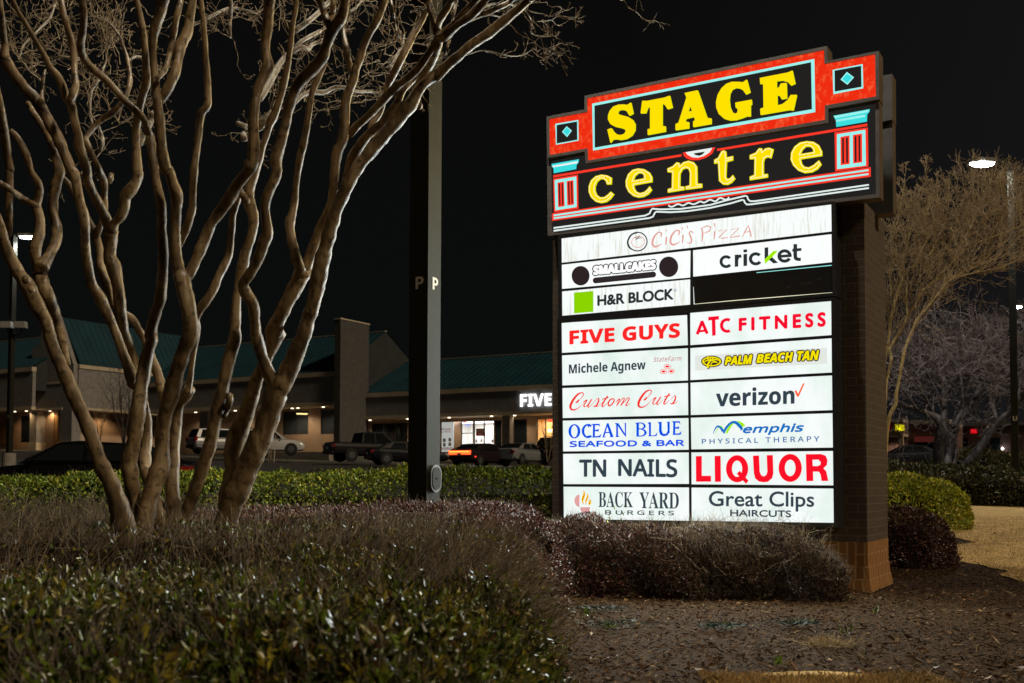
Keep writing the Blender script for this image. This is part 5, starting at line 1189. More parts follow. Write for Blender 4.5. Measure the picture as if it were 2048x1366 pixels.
for c, r in (((210, 880), 32), ((255, 960), 26)):                       # pruning scars
    p = at(c[0]/4.0176, 340+c[1]/4.0176, 6.18); BASE1.ball(p, r/4.0176/FPX*6.2, .03, r/4.0176/FPX*6.2*1.2, 10, 6)
BASE1.build('trunk', M_bark, tree, smooth=True)
BASE2 = MB()
for sp, d0, d1 in [
    ('F 60,1800,165 55,1450,150 75,1280,125 105,1120,115 150,950,110 190,850,120 200,760,90 200,650,86 220,520,90 250,420,100 280,300,96 310,200,90 345,100,86 E 325,1330,128 330,1240,122 318,1160,122 298,1050,120 270,930,122 250,850,128', 6.9, 6.6),
    ('E 250,870,110 225,780,98 205,650,86 205,500,80 210,350,80 215,250,84 212,190,100 185,110,84 150,0,80 D 130,1366,92 100,1240,90 85,1100,84 75,950,80 55,800,74 40,650,62 28,500,56 20,350,66 40,230,80 78,120,84 110,0,84 130,-80,80', 6.6, 6.2),
    ('E 270,880,100 320,830,86 370,720,84 430,580,90 490,440,84 550,350,90 630,240,95 700,120,95 780,20,85 D 800,1350,100 832,1240,98 832,1100,92 830,1000,80 842,850,76 870,720,80 920,610,90 948,530,95 928,420,76 932,300,76 945,200,85 952,100,85 965,0,84 972,-80,84', 6.6, 6.3),
    ('D 50,640,40 120,560,40 160,420,44 190,280,50 210,150,50 240,40,44 260,-60,40', 6.3, 6.5),
    ('D 80,820,60 150,700,84 200,580,78 225,480,72 240,380,92 300,260,84 320,130,70 345,0,60 355,-80,56', 6.35, 6.6),
    ('E 245,620,20 290,480,62 315,400,66 340,300,58 345,150,56 355,0,66 D 365,1280,52 390,1100,56 410,920,58 460,850,60 465,720,56 450,500,48 440,300,42 420,100,40 405,-60,36', 6.8, 6.7),
    ('F 290,1800,120 300,1400,165 290,1250,150 270,1120,100 262,950,86 272,800,72 284,650,62 298,520,56 312,460,52 345,410,76 372,365,70', 7.2, 7.2),
    ('F 360,400,40 374,300,36 385,200,36 398,120,36 410,50,40 420,-20,36 E 375,1200,44 400,1130,64 430,1080,70 500,980,66 560,840,66 620,720,64 642,620,56 655,480,56 668,350,56 700,250,52 735,150,46', 7.1, 7.0),
    ('F 320,1300,60 330,1230,58 352,1120,70 392,1020,74 430,920,80 470,800,80 500,700,76 525,580,80 550,470,76 580,350,76 610,200,76 650,60,80 E 685,1280,84 690,1150,76 700,1000,66 722,900,74 742,800,86 760,700,84 790,600,78 822,500,76 832,390,78 812,280,78 792,190,86 825,70,74 D 875,1280,64 905,1180,52 940,1070,52 960,1000,62 1000,920,64 1040,800,56 1080,650,56 1110,500,50 1130,350,46 1145,200,42 1165,100,40 1182,-60,38', 7.2, 6.7),
    ('E 740,180,60 780,270,66 815,360,60', 6.9, 6.95),
    ('F 600,400,30 622,410,40 610,470,40 585,540,30', 7.0, 7.05),
    ('C 1020,1420,170 1030,1290,165 1010,1180,150 960,1060,90 930,960,72 908,880,72 900,790,74 910,680,68 915,560,50 903,440,30', 7.15, 7.3)]:
    limb(BASE2, sp, d0, d1)
BASE2.build('trunk', M_bark, tree, smooth=True)
BASE3 = MB()
for sp, d0, d1 in [
    ('F 620,1850,165 612,1450,150 600,1260,135 605,1160,142 640,1050,150 690,950,148 740,830,140 790,720,138 840,600,135 880,480,132 910,380,142 950,320,130 1000,220,112 1040,120,102 1080,30,96 E 1270,1200,110 1320,1050,115 H 330,1330,130 370,1170,112 410,1020,108 450,880,105 500,780,102 560,650,100 640,520,100 740,400,100 840,280,105 940,170,105 1000,80,115 G 1050,840,112 1100,750,88 1150,680,80 1250,600,80 I 600,830,115 750,680,112 850,600,100 950,510,95 1060,430,105 1170,360,110 1280,270,104 1400,170,100 1500,90,90 1640,-40,80', 7.3, 6.4),
    ('G 1080,830,50 1105,850,66 1125,850,56', 6.75, 6.7),
    ('F 920,400,90 895,330,84 868,285,84 840,220,74 810,130,72 788,50,75 E 850,1300,78 842,1200,84 828,1080,94 790,1020,92 752,955,90 755,900,84 800,840,82 860,740,80 910,600,90 945,500,92 932,400,78 922,290,76 950,180,80 1000,80,84 1022,0,84 D 1010,1290,92 1050,1150,82 1090,1000,76 1110,880,80 1150,760,86 1200,660,90 1270,590,92 1340,520,92 G 345,450,90 372,370,82 400,285,86 440,215,90 485,155,86 512,80,76 522,0,76 527,-80,76', 7.0, 6.1),
    ('G 425,240,50 395,200,60 372,150,56 340,60,54 312,-60,50', 6.25, 6.2), ('G 405,180,40 425,90,44 427,-60,44', 6.25, 6.3),
    ('F 590,1250,90 610,1020,110 645,900,110 640,800,108 650,720,118 680,620,118 720,520,100 760,400,84 790,300,78 822,230,72 880,100,80 930,0,96 E 970,1330,112 1050,1170,115 1110,1050,115 1180,920,122 1235,810,130', 7.4, 7.0),
    ('E 1225,820,70 1185,740,80 1160,650,76 1130,520,72 1125,420,76 1150,330,58 1165,200,56 1175,100,52 1190,0,50 H 165,450,58 200,300,56 225,150,50 245,0,48 G 270,700,50 302,640,50 332,570,46 355,520,40 365,470,36', 7.0, 6.7),
    ('E 1250,800,90 H 270,1180,80 330,1020,76 395,880,72 425,780,72 432,700,74 442,550,76 460,420,80 500,330,80 520,200,76 522,100,76 G 530,800,76 550,740,76 590,640,70 605,560,66 640,480,60 672,370,60 712,280,60 770,180,60 812,90,56 855,-30,50', 7.0, 6.8),
    ('G 580,590,44 548,480,50 522,330,46 505,220,34 495,120,20', 6.9, 7.2),
    ('G 555,1090,50 585,1050,66 620,1010,60 690,950,60 770,870,60 850,780,66 930,700,66 1010,640,60 1100,560,60 1200,420,58 1300,285,54 I 830,220,66 900,140,70 980,60,66 1070,-40,60', 6.9, 6.3),
    ('H 500,740,40 540,620,70 590,460,90 660,340,72 740,250,70 820,190,76 880,110,70 940,30,62 G 980,740,50 1050,660,48 1140,560,46 1180,480,40', 7.0, 6.7),
    ('H 720,220,40 755,170,46 795,120,44 G 825,860,36 835,780,40 880,650,54 910,600,56 960,500,58 1020,380,60 1080,260,56 1140,160,50 1180,70,46 1205,-40,40', 6.95, 6.8),
    ('G 1060,800,40 1110,690,64 I 450,850,96 500,750,106 570,600,116 610,470,120 645,410,110 690,400,100 770,330,84 850,260,76 940,200,82 1030,120,92 1120,20,72 1170,-40,60', 6.75, 6.2),
    ('I 640,420,84 600,330,80 562,200,56 530,80,52 520,-40,50', 6.6, 6.5),
    ('I 640,380,60 630,270,62 662,180,76 720,100,76 785,-20,66', 6.6, 6.4),
    ('I 1040,170,44 1100,148,62 1160,132,60 1260,90,56 1400,20,50 1470,-40,44', 6.4, 6.2),
    ('I 700,600,20 730,480,30 770,380,26 790,300,18', 6.5, 6.5),
    ('I 105,-40,40 130,60,34 160,230,26 195,400,14', 6.1, 6.0)]:
    limb(BASE3, sp, d0, d1)
BASE3.build('trunk', M_bark, tree, smooth=True)
# the paler limbs further back, then twigs and seed pods
BACK = MB()
TW_SEEDS = []
for sp, d0, d1 in [
    ('G 120,830,30 180,765,36 280,742,42 360,742,40 440,702,36 520,705,30 620,735,26 700,735,22 800,750,14', 7.9, 8.4),
    ('D 700,990,40 860,1040,50 930,960,56 985,905,50', 7.3, 7.4), ('D 880,800,50 930,720,60 980,620,60 1050,500,46 1100,440,36 1150,400,34 1220,330,34 1366,250,30', 7.2, 8.0),
    ('D 1150,415,40 1215,375,36 1275,395,34 1300,360,30 1366,335,26 G 340,320,20', 7.6, 8.2), ('D 1170,245,44 1260,180,40 1366,90,40 G 340,60,38 410,0,34 480,-60,30', 7.5, 8.1),
    ('D 340,205,24 470,140,24 560,95,22 640,65,20 760,80,18 860,110,12', 7.5, 8.0), ('D 640,-40,36 652,60,34 640,200,30 645,300,20', 7.2, 7.4),
    ('A 640,470,20 560,465,22 480,455,24 420,490,20 370,530,14', 7.1, 7.6), ('A 320,640,20 240,580,24 190,510,20 150,480,14', 7.2, 7.6), ('A 150,490,14 180,380,16 235,310,14', 7.6, 7.9),
    ('A 270,280,16 340,210,18 400,150,20 440,40,14', 7.1, 7.7), ('A 790,1010,24 820,1100,28 820,1180,30 770,1260,26', 7.3, 7.2), ('A 740,1000,18 725,900,20 730,740,26 790,640,22 850,500,14', 7.3, 7.8),
    ('A 970,300,22 900,210,22 820,155,20 720,135,14', 7.3, 7.9), ('A 1040,480,20 1100,450,18 1150,460,12', 7.3, 7.7), ('A 1190,1060,40 1205,990,50 1235,910,60', 7.0, 7.1), ('A 1130,1160,40 1150,1100,44', 7.0, 7.1),
    ('D 0,1000,30 20,930,50', 7.0, 7.2), ('D 760,1130,50 750,1080,50', 6.8, 7.0),
    ('G 560,90,18 610,60,16 680,-20,14', 6.9, 7.4), ('G 880,560,20 940,440,24 980,380,18 1000,280,10', 7.0, 7.6), ('I 780,220,30 800,120,34 820,20,36 840,-40,36', 6.9, 7.1),
    ('I 1090,100,16 1180,50,20 1300,40,16 1420,50,22 1490,80,14', 6.6, 6.9), ('I 960,240,12 1060,190,18 1180,160,16 1280,180,12 1330,210,8', 6.6, 7.0), ('I 1330,200,10 1390,120,14 1430,80,12', 6.7, 6.9),
    ('I 1560,110,10 1610,180,16 1630,230,14 1625,350,8', 6.4, 6.6), ('I 1640,240,9 1740,228,9 1850,215,9 1940,140,8 1955,90,6', 6.4, 6.6), ('I 940,595,8 1030,560,10 1130,545,10 1270,575,10 1380,600,10 1480,605,10 1570,580,9 1650,520,6', 6.6, 6.9),
    ('G 1050,95,14 1100,80,16 1170,60,14', 6.9, 6.8), ('E 240,590,4 H 0,0,2', 6.9, 6.9)][:-1]:
    BACK = MB(); limb(BACK, sp, d0, d1, n=7, knob=.10); TW_SEEDS.append(LIMBS.pop()); BACK.build('limb', M_plimb, tree, smooth=True)
def grow(P, D, L, r, lv, out, pods, curl=.35, kids=(2, 4), shrink=.62, up=.15, seg=3):
    """a twig as short straight runs; out gets (start, end, radius)"""
    p, d = np.array(P, float), np.array(D, float); d /= np.linalg.norm(d)
    for i in range(seg):
        d = d+RNG.normal(size=3)*curl*.5+np.array([0, 0, up*.35]); d /= np.linalg.norm(d)
        q = p+d*L/seg; out.append((p, q, r*(1-.25*i/seg))); p = q
        if lv > 0 and i > 0:
            for _ in range(RNG.integers(0, kids[0]+1)):
                d2 = d+RNG.normal(size=3)*.75; grow(p, d2, L*shrink*RNG.uniform(.6, 1.1), r*.62, lv-1, out, pods, curl, kids, shrink, up, seg)
    if lv > 0:
        for _ in range(RNG.integers(kids[0], kids[1]+1)):
            d2 = d+RNG.normal(size=3)*.6; grow(p, d2, L*shrink*RNG.uniform(.6, 1.1), r*.62, lv-1, out, pods, curl, kids, shrink, up, seg)
    elif pods is not None: pods.append(p)
out, pods = [], []
for pts, rad in TW_SEEDS:
    n = len(pts); rt = pts[n//2].x > -.45; step = max(2, int(n/(4 if rt else 7)))
    for i in range(step, n, step):
        t = (pts[i]-pts[i-1]).normalized()
        for _ in range(1 if rt or RNG.random() < .6 else 2):
            d = np.array(t)*.5+RNG.normal(size=3)*.6+np.array([0, .2, .25]); grow(pts[i], d, RNG.uniform(.12, .24)*(.6 if rt else 1), .0042, 1 if rt else 2, out, pods, .45, (1, 2))
    t = (pts[-1]-pts[-2]).normalized(); grow(pts[-1], np.array(t)+RNG.normal(size=3)*.2, .25, .0045, 2, out, pods)
# clouds of twigs further back in the crown, where the photo shows them
for px, py, sx_, sy_, k in ((70, 60, 70, 60, 11), (110, 110, 60, 50, 7), (235, 60, 70, 60, 11), (200, 150, 60, 60, 8), (215, 225, 50, 30, 7), (270, 30, 40, 40, 5), (130, 20, 50, 20, 6), (30, 120, 30, 60, 5),
                            (590, 50, 50, 50, 3), (560, 30, 30, 30, 3), (780, 120, 45, 35, 11), (810, 95, 30, 30, 6), (690, 205, 50, 15, 6), (730, 150, 40, 20, 6), (600, 200, 30, 15, 4),
                            (950, 10, 40, 12, 3), (880, 20, 30, 20, 3), (640, 40, 25, 30, 4), (1245, 0, 8, 6, 1)):
    for _ in range(k):
        p = at(px+RNG.normal()*sx_*.5, py+RNG.normal()*sy_*.5, RNG.uniform(6.9, 8.2)); grow(p, RNG.normal(size=3)+np.array([0, 0, .5]), RNG.uniform(.15, .28), .0048, 2, out, pods, .45, (1, 2))
def twig_part(name, out, m, parent, bend=.12, rmin=0.0):
    P = np.array([o[0] for o in out], float); Q = np.array([o[1] for o in out], float); r = np.maximum(rmin, np.array([o[2] for o in out]))
    V, F = twig_arrays(P, Q, r, bend); return np_mesh(name, V, F, m, None, parent)
tw = twig_part('twigs', out, M_twig, tree, rmin=.0021); tag(tw, kind='stuff')
def pod_part(name, pods, size, m, parent):
    P = np.array(pods); n = len(P); s = RNG.uniform(.7, 1.3, (n, 1))*size
    dirs = np.array([(1, 0, 0), (-1, 0, 0), (0, 1, 0), (0, -1, 0), (0, 0, 1), (0, 0, -1)], float)
    V = (P[:, None, :]+dirs[None]*s[:, :, None]).reshape(-1, 3); b = np.arange(n)[:, None]*6
    F = np.concatenate([np.concatenate([b+i, b+j, b+k], 1) for i, j, k in ((0, 2, 4), (2, 1, 4), (1, 3, 4), (3, 0, 4), (2, 0, 5), (1, 2, 5), (3, 1, 5), (0, 3, 5))])
    return np_mesh(name, V, F, m, None, parent)
M_pod = mat('dry_seed_pod', (.20, .13, .07), .8, var=.3)
po_ = pod_part('seed_pods', pods[::2], .0065, M_pod, tree); tag(po_, kind='stuff')

# the yellow barked bare tree behind the tall sign
M_ybark = barkmat('yellow_bark', (.56, .43, .19), (.40, .29, .11), (.66, .54, .28)); M_ytwig = mat('tan_twig', (.42, .32, .19), .75, var=.25, scale=12)
LIMBS.clear(); YT = MB(); DY = 14.5
yb = at(1772, 1030, DY); yb.z = 0.1
ytree = thing('yellow_bare_tree', 'bare tree with yellow brown stems fanning out from behind the tall sign', 'tree', tuple(yb))
for sp, d0, d1 in [
    ('O 1768,1030,9 1771,900,8.5 2 85,1310,36 148,1180,32 150,1100,30 180,950,28 196,850,29 210,780,31 236,650,26 290,520,23 350,380,22 450,260,22 540,150,20 640,20,20 1 700,1215,16 900,1165,14 1080,1130,13 1200,1095,10 1366,1000,8', DY, DY-.5),
    ('O 1764,1030,8 1770,800,7 2 80,880,22 108,740,30 90,660,30 150,550,28 222,430,26 272,320,26 332,230,24 400,110,24 520,0,22 1 640,1215,20 800,1150,17 950,1070,15 1050,980,13 1150,900,11 1250,830,9 1366,750,8', DY+.2, DY+.8),
    ('O 1760,1030,8 1766,760,7 2 78,590,26 95,430,26 120,280,28 150,180,28 192,40,26 1 220,1200,20 330,1100,15 480,990,13 600,945,12 710,938,12 830,830,10 900,740,8 1000,640,6', DY+.3, DY+.4),
    ('2 260,330,16 250,200,14 255,60,13 1 250,1250,14', DY, DY),
    ('1 450,1320,18 530,1220,16 620,1130,15 750,1000,13 900,900,12 1050,830,10 1250,760,8 1400,690,6', DY+.3, DY-.3), ('1 450,1010,11 600,860,10 780,720,10 870,620,8 1000,480,7 1110,380,5', DY+.3, DY),
    ('1 190,1260,16 205,1120,13 240,980,11 280,800,9 340,560,7 400,400,5 440,140,3', DY+.3, DY), ('1 400,560,8 440,620,8 490,410,6 550,300,4', DY, DY), ('1 120,1366,16 90,1200,12 130,1060,12 100,900,9 140,760,8 200,500,6 245,200,3', DY+.4, DY+.5),
    ('1 480,990,10 560,800,9 640,600,7 660,300,4', DY, DY+.4), ('1 830,820,8 880,700,7 960,450,5 990,260,3', DY, DY+.4), ('1 1050,830,8 1120,680,7 1190,520,5 1180,380,3', DY, DY+.3), ('1 1250,760,7 1320,600,5 1366,520,4', DY, DY), ('1 900,1170,9 1040,1060,8 1180,960,7 1300,850,5 1366,800,4', DY, DY+.5),
    ('1 330,1100,9 420,900,8 500,760,7 560,560,5 640,420,3', DY, DY+.3)]:
    limb(YT, sp, d0, d1, n=7, knob=.06)
YT.build('trunk', M_ybark, ytree, smooth=True)
out = []
top_ = lambda p: 5.25+.22*math.sin(p[0]*2.9+1.0)+.16*math.sin(p[0]*7.3)+.10*math.sin(p[0]*17)
for pts, rad in LIMBS:
    n = len(pts); i0 = next((i for i, p in enumerate(pts) if p.z > 2.9), n-1)
    for i in range(i0, n, 2):
        for _ in range(1 if RNG.random() < .6 else 2):
            t = np.array((pts[i]-pts[i-1]).normalized()); d = t*.8+RNG.normal(size=3)*.42+np.array([0, 0, .42]); grow(pts[i], d, min(RNG.uniform(.34, .70), max(.10, (top_(pts[i])-pts[i].z)*.62)), .0075, 2, out, None, .20, (2, 3), .66, .22)
tw = twig_part('twigs', out, M_ytwig, ytree, rmin=.0042); tag(tw, kind='stuff')
print('yellow twigs', len(out))

# the dark spreading tree on the right
M_dbark = barkmat('grey_dark_bark', (.060, .048, .043), (.032, .026, .023), (.13, .115, .105)); M_dtwig = mat('purple_grey_twig', (.125, .092, .075), .8, var=.3, scale=4)
LIMBS.clear(); DT = MB(); DD = 40.0
db = at(1880, 948, DD); db.z = ground_z(db.x, db.y)
dtree = thing('dark_bare_tree', 'dark wide spreading bare tree with purple grey twigs by the right edge', 'tree', tuple(db))
for sp, d0, d1 in [
    ('S 400,620,80 400,480,72 402,380,72 420,260,80 380,190,52 250,130,36 140,105,20 60,100,10', DD, DD-2), ('S 440,620,70 460,480,64 490,330,62 520,230,62 600,120,50 640,60,42 700,-60,32 740,-200,22 770,-330,12', DD, DD+1),
    ('S 545,640,50 570,540,60 640,450,62 740,310,52 800,220,42 930,90,36 1010,10,28 1120,-80,18', DD, DD-2), ('S 800,220,30 762,100,34 730,0,26 690,-120,18 640,-260,10', DD-1, DD+1), ('S 420,270,50 440,120,34 430,0,26 400,-150,18 360,-320,10', DD, DD),
    ('S 500,250,40 560,120,26 560,0,22 540,-180,16 520,-380,8', DD, DD+1), ('S 590,215,30 650,180,34 640,100,30 700,-40,18 800,-200,12 880,-330,6', DD+.5, DD+2), ('S 380,195,30 300,40,22 220,-60,16 130,-130,10', DD-1, DD-3),
    ('S 250,130,20 180,30,14 110,-40,8', DD-2, DD-3), ('S 930,90,24 960,-60,16 980,-230,9', DD-2, DD-2), ('S 480,560,50 520,420,26 500,300,20', DD+.5, DD+1), ('S 440,120,24 340,-80,16 260,-240,8', DD, DD-1), ('S 700,-60,20 620,-200,12 600,-330,6', DD+1, DD), ('S 640,60,24 760,-60,16 860,-160,9', DD, DD-2)]:
    limb(DT, sp, d0, d1, n=8, knob=.08)
DT.build('trunk', M_dbark, dtree, smooth=True)
out = []
for pts, rad in LIMBS:
    n = len(pts)
    for i in range(int(n*.35), n, 2):
        for _ in range(1 if RNG.random() < .5 else 2):
            t = np.array((pts[i]-pts[i-1]).normalized()); d = t*.5+RNG.normal(size=3)*.7+np.array([0, 0, .25]); grow(pts[i], d, RNG.uniform(.7, 1.5), .022, 2, out, None, .35, (1, 3), .62, .1)
for _ in range(480):
    a, e, rr = RNG.uniform(0, 6.28), RNG.uniform(-.35, 1.0), RNG.uniform(.35, .98)
    p = at(1925, 760, DD)+Vector((math.cos(a)*rr*3.4*math.sqrt(max(0, 1-e*e*.8)), math.sin(a)*rr*2.2, e*rr*2.9)); d = RNG.normal(size=3)*.8+np.array([math.cos(a)*.4, 0, .3]); grow(p, d, RNG.uniform(.6, 1.2), .018, 2, out, None, .35, (1, 3), .62, .1)
print('dark twigs', len(out))
tw = twig_part('twigs', out, M_dtwig, dtree, rmin=.009); tag(tw, kind='stuff')

# small bare trees in the car park
def small_tree(name, label, px, py0, d, hpx, spread, m, n0=4, stake=False, thick=.035, seed=3, group='small bare trees in the car park'):
    global RNG
    keep = RNG; RNG = np.random.default_rng(seed)
    b = at(px, py0, d); t = thing(name, label, 'tree', tuple(b), group=group); H = hpx/FPX*d
    mb = MB(); out = []
    for i in range(n0):
        a = 6.28*i/n0+.4; p = [Vector((b.x+RNG.normal()*.03, b.y+RNG.normal()*.03, b.z))]; dd = Vector((math.cos(a)*spread, math.sin(a)*spread, 1)).normalized()
        for j in range(6): dd = (dd+Vector(RNG.normal(size=3))*.08+Vector((0, 0, .06))).normalized(); p.append(p[-1]+dd*H*.62/6)
        mb.tube(p, [thick*(1-.11*k) for k in range(7)], 6)
        for j in range(2, 7):
            for _ in range(2): grow(p[j], np.array(dd)+RNG.normal(size=3)*.4+np.array([0, 0, .35]), H*.26, thick*.35, 2, out, None, .2, (1, 2), .62, .15)
    mb.build('trunk', M_twig if m is None else m, t, smooth=True); tw = twig_part('twigs', out, M_twig if m is None else m, t, rmin=.003); tag(tw, kind='stuff')
    if stake:
        mb = MB()
        for x in (-.13, .13): mb.tube([(b.x+x, b.y, b.z), (b.x+x*1.6, b.y, b.z+H*.55)], [.025, .022], 6)
        mb.tube([(b.x-.2, b.y, b.z+H*.5), (b.x+.2, b.y, b.z+H*.5)], [.016, .016], 5)
        mb.build('stake', M_stake, t)
    RNG = keep
M_stake = mat('pale_wooden_stake', (.55, .47, .33), .8, var=.1)
small_tree('bare_tree', 'dim narrow bare tree against the brick shop block, between the left trunks', 249, 893, 84, 175, .12, M_dbark, 5, thick=.06, seed=5)
small_tree('bare_sapling', 'thin pale bare sapling near the boarded door of the brick block', 200, 885, 92, 90, .25, M_twig, 4, thick=.03, seed=8)
small_tree('staked_sapling', 'thin sapling held by pale stakes in front of the white off-roader', 543, 924, 55, 95, .12, M_twig, 2, stake=True, thick=.022, seed=9)
small_tree('bare_sapling', 'young bare tree beside the tall sign in front of the lit shop', 1096, 925, 56, 105, .22, M_twig, 4, thick=.028, seed=12)
# ------------------------------------------------------------------ hedges and shrubs
def leafm(name, col, rough=.35, island=.45, spec=.5): return mat(name, col, rough, var=.2, scale=3, island=island, spec=spec)
M_box = [leafm('box_leaf', (.23, .32, .035)), leafm('box_leaf_yellow', (.42, .43, .045)), leafm('box_leaf_dark', (.10, .155, .025)), leafm('box_twig', (.055, .035, .018), .8)]
M_pur = [leafm('purple_leaf', (.150, .056, .054), .3), leafm('purple_leaf_brown', (.20, .105, .078), .32), leafm('purple_leaf_dark', (.060, .027, .028), .32), leafm('purple_twig', (.12, .082, .062), .8)]
M_brn = [leafm('dull_brown_leaf', (.085, .070, .040), .5), leafm('straw_twig', (.30, .215, .115), .8), leafm('grey_brown_twig', (.185, .145, .100), .85), leafm('dark_twig', (.075, .054, .038), .85)]
M_evg = [leafm('evergreen_leaf', (.095, .135, .014), .26), leafm('evergreen_leaf_olive', (.22, .185, .020), .3), leafm('evergreen_leaf_bronze', (.095, .048, .014), .32), leafm('evergreen_leaf_dark', (.026, .032, .007), .32)]
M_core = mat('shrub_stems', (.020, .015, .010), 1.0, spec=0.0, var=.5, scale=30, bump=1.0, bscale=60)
def noise3(P, f, seed):
    r = np.random.default_rng(seed); s = np.zeros(len(P))
    for k in range(5):
        w = r.normal(size=3)*f*(1.6**k); s += np.sin(P@w+r.uniform(0, 6.28))*(.62**k)
    return s/1.8
def pick(n, probs): return RNG.choice(len(probs), n, p=np.array(probs)/sum(probs))
def foliage(t, P, N, L, W, mats, probs, out=.6, up=.2, name='foliage'):
    n = len(P); D = N*out+RNG.normal(size=(n, 3))*.62+np.array([0, 0, up])
    V, F = leaf_arrays(P, D, L*RNG.uniform(.6, 1.25, n), W*RNG.uniform(.7, 1.2, n)); mi = np.repeat(pick(n, probs), 2)
    o = np_mesh(name, V, F, mats, mi, t); return tag(o, kind='stuff')
def twigs(t, P, N, L, r, m, out=.8, up=.5, spread=.45, name='twigs', lean=(0, 0, 0)):
    n = len(P); D = unit(N*out+RNG.normal(size=(n, 3))*spread+np.array([0, 0, up])+np.array(lean))
    V, F = twig_arrays(P, P+D*(L*RNG.uniform(.5, 1.3, (n, 1))), r, .12); k = len(m)
    o = np_mesh(name, V, F, m, np.repeat(pick(n, [1]*k), 6), t); return tag(o, kind='stuff')
def hedge_pts(path, hw, h, n, p=2.6, rough=.06, seed=1, ends=True):
    """points and normals on a rounded hedge along a path of (x, y); hw, h may be lists per path point"""
    path = np.array(path, float); seg = np.linalg.norm(np.diff(path, axis=0), axis=1); S = np.concatenate([[0], np.cumsum(seg)]); Lt = S[-1]
    hwl = np.broadcast_to(np.asarray(hw, float), (len(path),)); hl = np.broadcast_to(np.asarray(h, float), (len(path),))
    e = float(hwl.mean()) if ends else 0
    at_ = np.linspace(0, math.pi, 400); ar = float(hl.mean()/hwl.mean()); cx_ = np.sign(np.cos(at_))*np.abs(np.cos(at_))**(2/p); cz_ = np.abs(np.sin(at_))**(2/p)*ar
    al = np.concatenate([[0], np.cumsum(np.hypot(np.diff(cx_), np.diff(cz_)))])
    s = RNG.uniform(-e, Lt+e, n); a = np.interp(RNG.uniform(0, al[-1], n), al, at_)
    sc = np.clip(s, 0, Lt); X = np.interp(sc, S, path[:, 0]); Y = np.interp(sc, S, path[:, 1]); w = np.interp(sc, S, hwl); hh = np.interp(sc, S, hl)
    j = np.clip(np.searchsorted(S, sc, side='right')-1, 0, len(seg)-1); T = (path[j+1]-path[j])/seg[j][:, None]
    ex = np.where(s < 0, -s, np.where(s > Lt, s-Lt, 0))/max(e, 1e-6); k = np.sqrt(np.clip(1-ex**2, 0, 1)); sgn = np.where(s < 0, -1, np.where(s > Lt, 1, 0))
    c, sn = np.cos(a), np.sin(a); yy = np.sign(c)*np.abs(c)**(2/p); zz = np.abs(sn)**(2/p)
    Nx, Ny = -T[:, 1], T[:, 0]
    P = np.stack([X+Nx*yy*w*k+T[:, 0]*ex*e*sgn, Y+Ny*yy*w*k+T[:, 1]*ex*e*sgn, zz*hh*(.35+.65*k)], 1)
    N = unit(np.stack([Nx*yy*k+T[:, 0]*ex*sgn, Ny*yy*k+T[:, 1]*ex*sgn, zz*1.1], 1))
    P += N*(noise3(P, 3.0, seed)*rough+noise3(P, 11.0, seed+1)*rough*.4)[:, None]
    P[:, 2] += np.array([ground_z(x, y) for x, y in P[:, :2]])
    return P, N
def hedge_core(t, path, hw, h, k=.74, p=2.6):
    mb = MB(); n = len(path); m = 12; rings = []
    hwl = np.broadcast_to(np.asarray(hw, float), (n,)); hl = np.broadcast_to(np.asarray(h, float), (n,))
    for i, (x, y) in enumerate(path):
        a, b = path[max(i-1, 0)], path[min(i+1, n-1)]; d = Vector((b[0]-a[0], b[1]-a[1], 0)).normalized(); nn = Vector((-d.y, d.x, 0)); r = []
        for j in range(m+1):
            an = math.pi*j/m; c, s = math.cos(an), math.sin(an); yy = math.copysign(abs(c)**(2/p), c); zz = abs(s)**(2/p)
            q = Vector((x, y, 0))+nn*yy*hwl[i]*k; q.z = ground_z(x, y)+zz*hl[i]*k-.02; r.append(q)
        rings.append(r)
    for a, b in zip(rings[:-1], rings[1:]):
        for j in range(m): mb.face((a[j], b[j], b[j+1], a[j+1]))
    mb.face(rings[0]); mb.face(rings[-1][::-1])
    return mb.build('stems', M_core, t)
def hedge(name, label, path, hw, h, n, L, W, mats, probs, ntw=0, Lt=.12, cat='hedge', group=None, rough=.06, seed=1, p=2.6, twm=None, out=.6, coat=2, twr=.0022):
    t = thing(name, label, cat, (path[0][0], path[0][1], ground_z(*path[0])), group=group)
    hedge_core(t, path, hw, h)
    P, N = hedge_pts(path, hw, h, n, p, rough, seed); P = P-N*np.abs(RNG.normal(size=(n, 1)))*.05*min(1, float(np.mean(h))*2)
    foliage(t, P, N, L, W, mats[:3], probs, out)
    if ntw:
        P, N = hedge_pts(path, hw, h, ntw, p, rough, seed); twigs(t, P-N*.05, N, Lt, twr, twm or [mats[-1]])
    return t
def X(px, d): return at(px, 960, d).x
# clipped green hedge along the car park
hp = [(X(-110, 12.6), 13.0), (X(150, 12.8), 13.1), (X(420, 13), 13.2), (X(650, 13), 13.2), (X(860, 13), 13.2), (X(1000, 13), 13.1), (X(1125, 12.8), 12.9)]
hedge('green_hedge', 'long clipped green hedge along the car park edge behind the trunks', hp, .62, [1.06, 1.10, 1.14, 1.15, 1.16, 1.20, 1.22], 46000, .048, .026, M_box, (5, 3, 3), 2500, .14, rough=.05, seed=4, p=3.4)
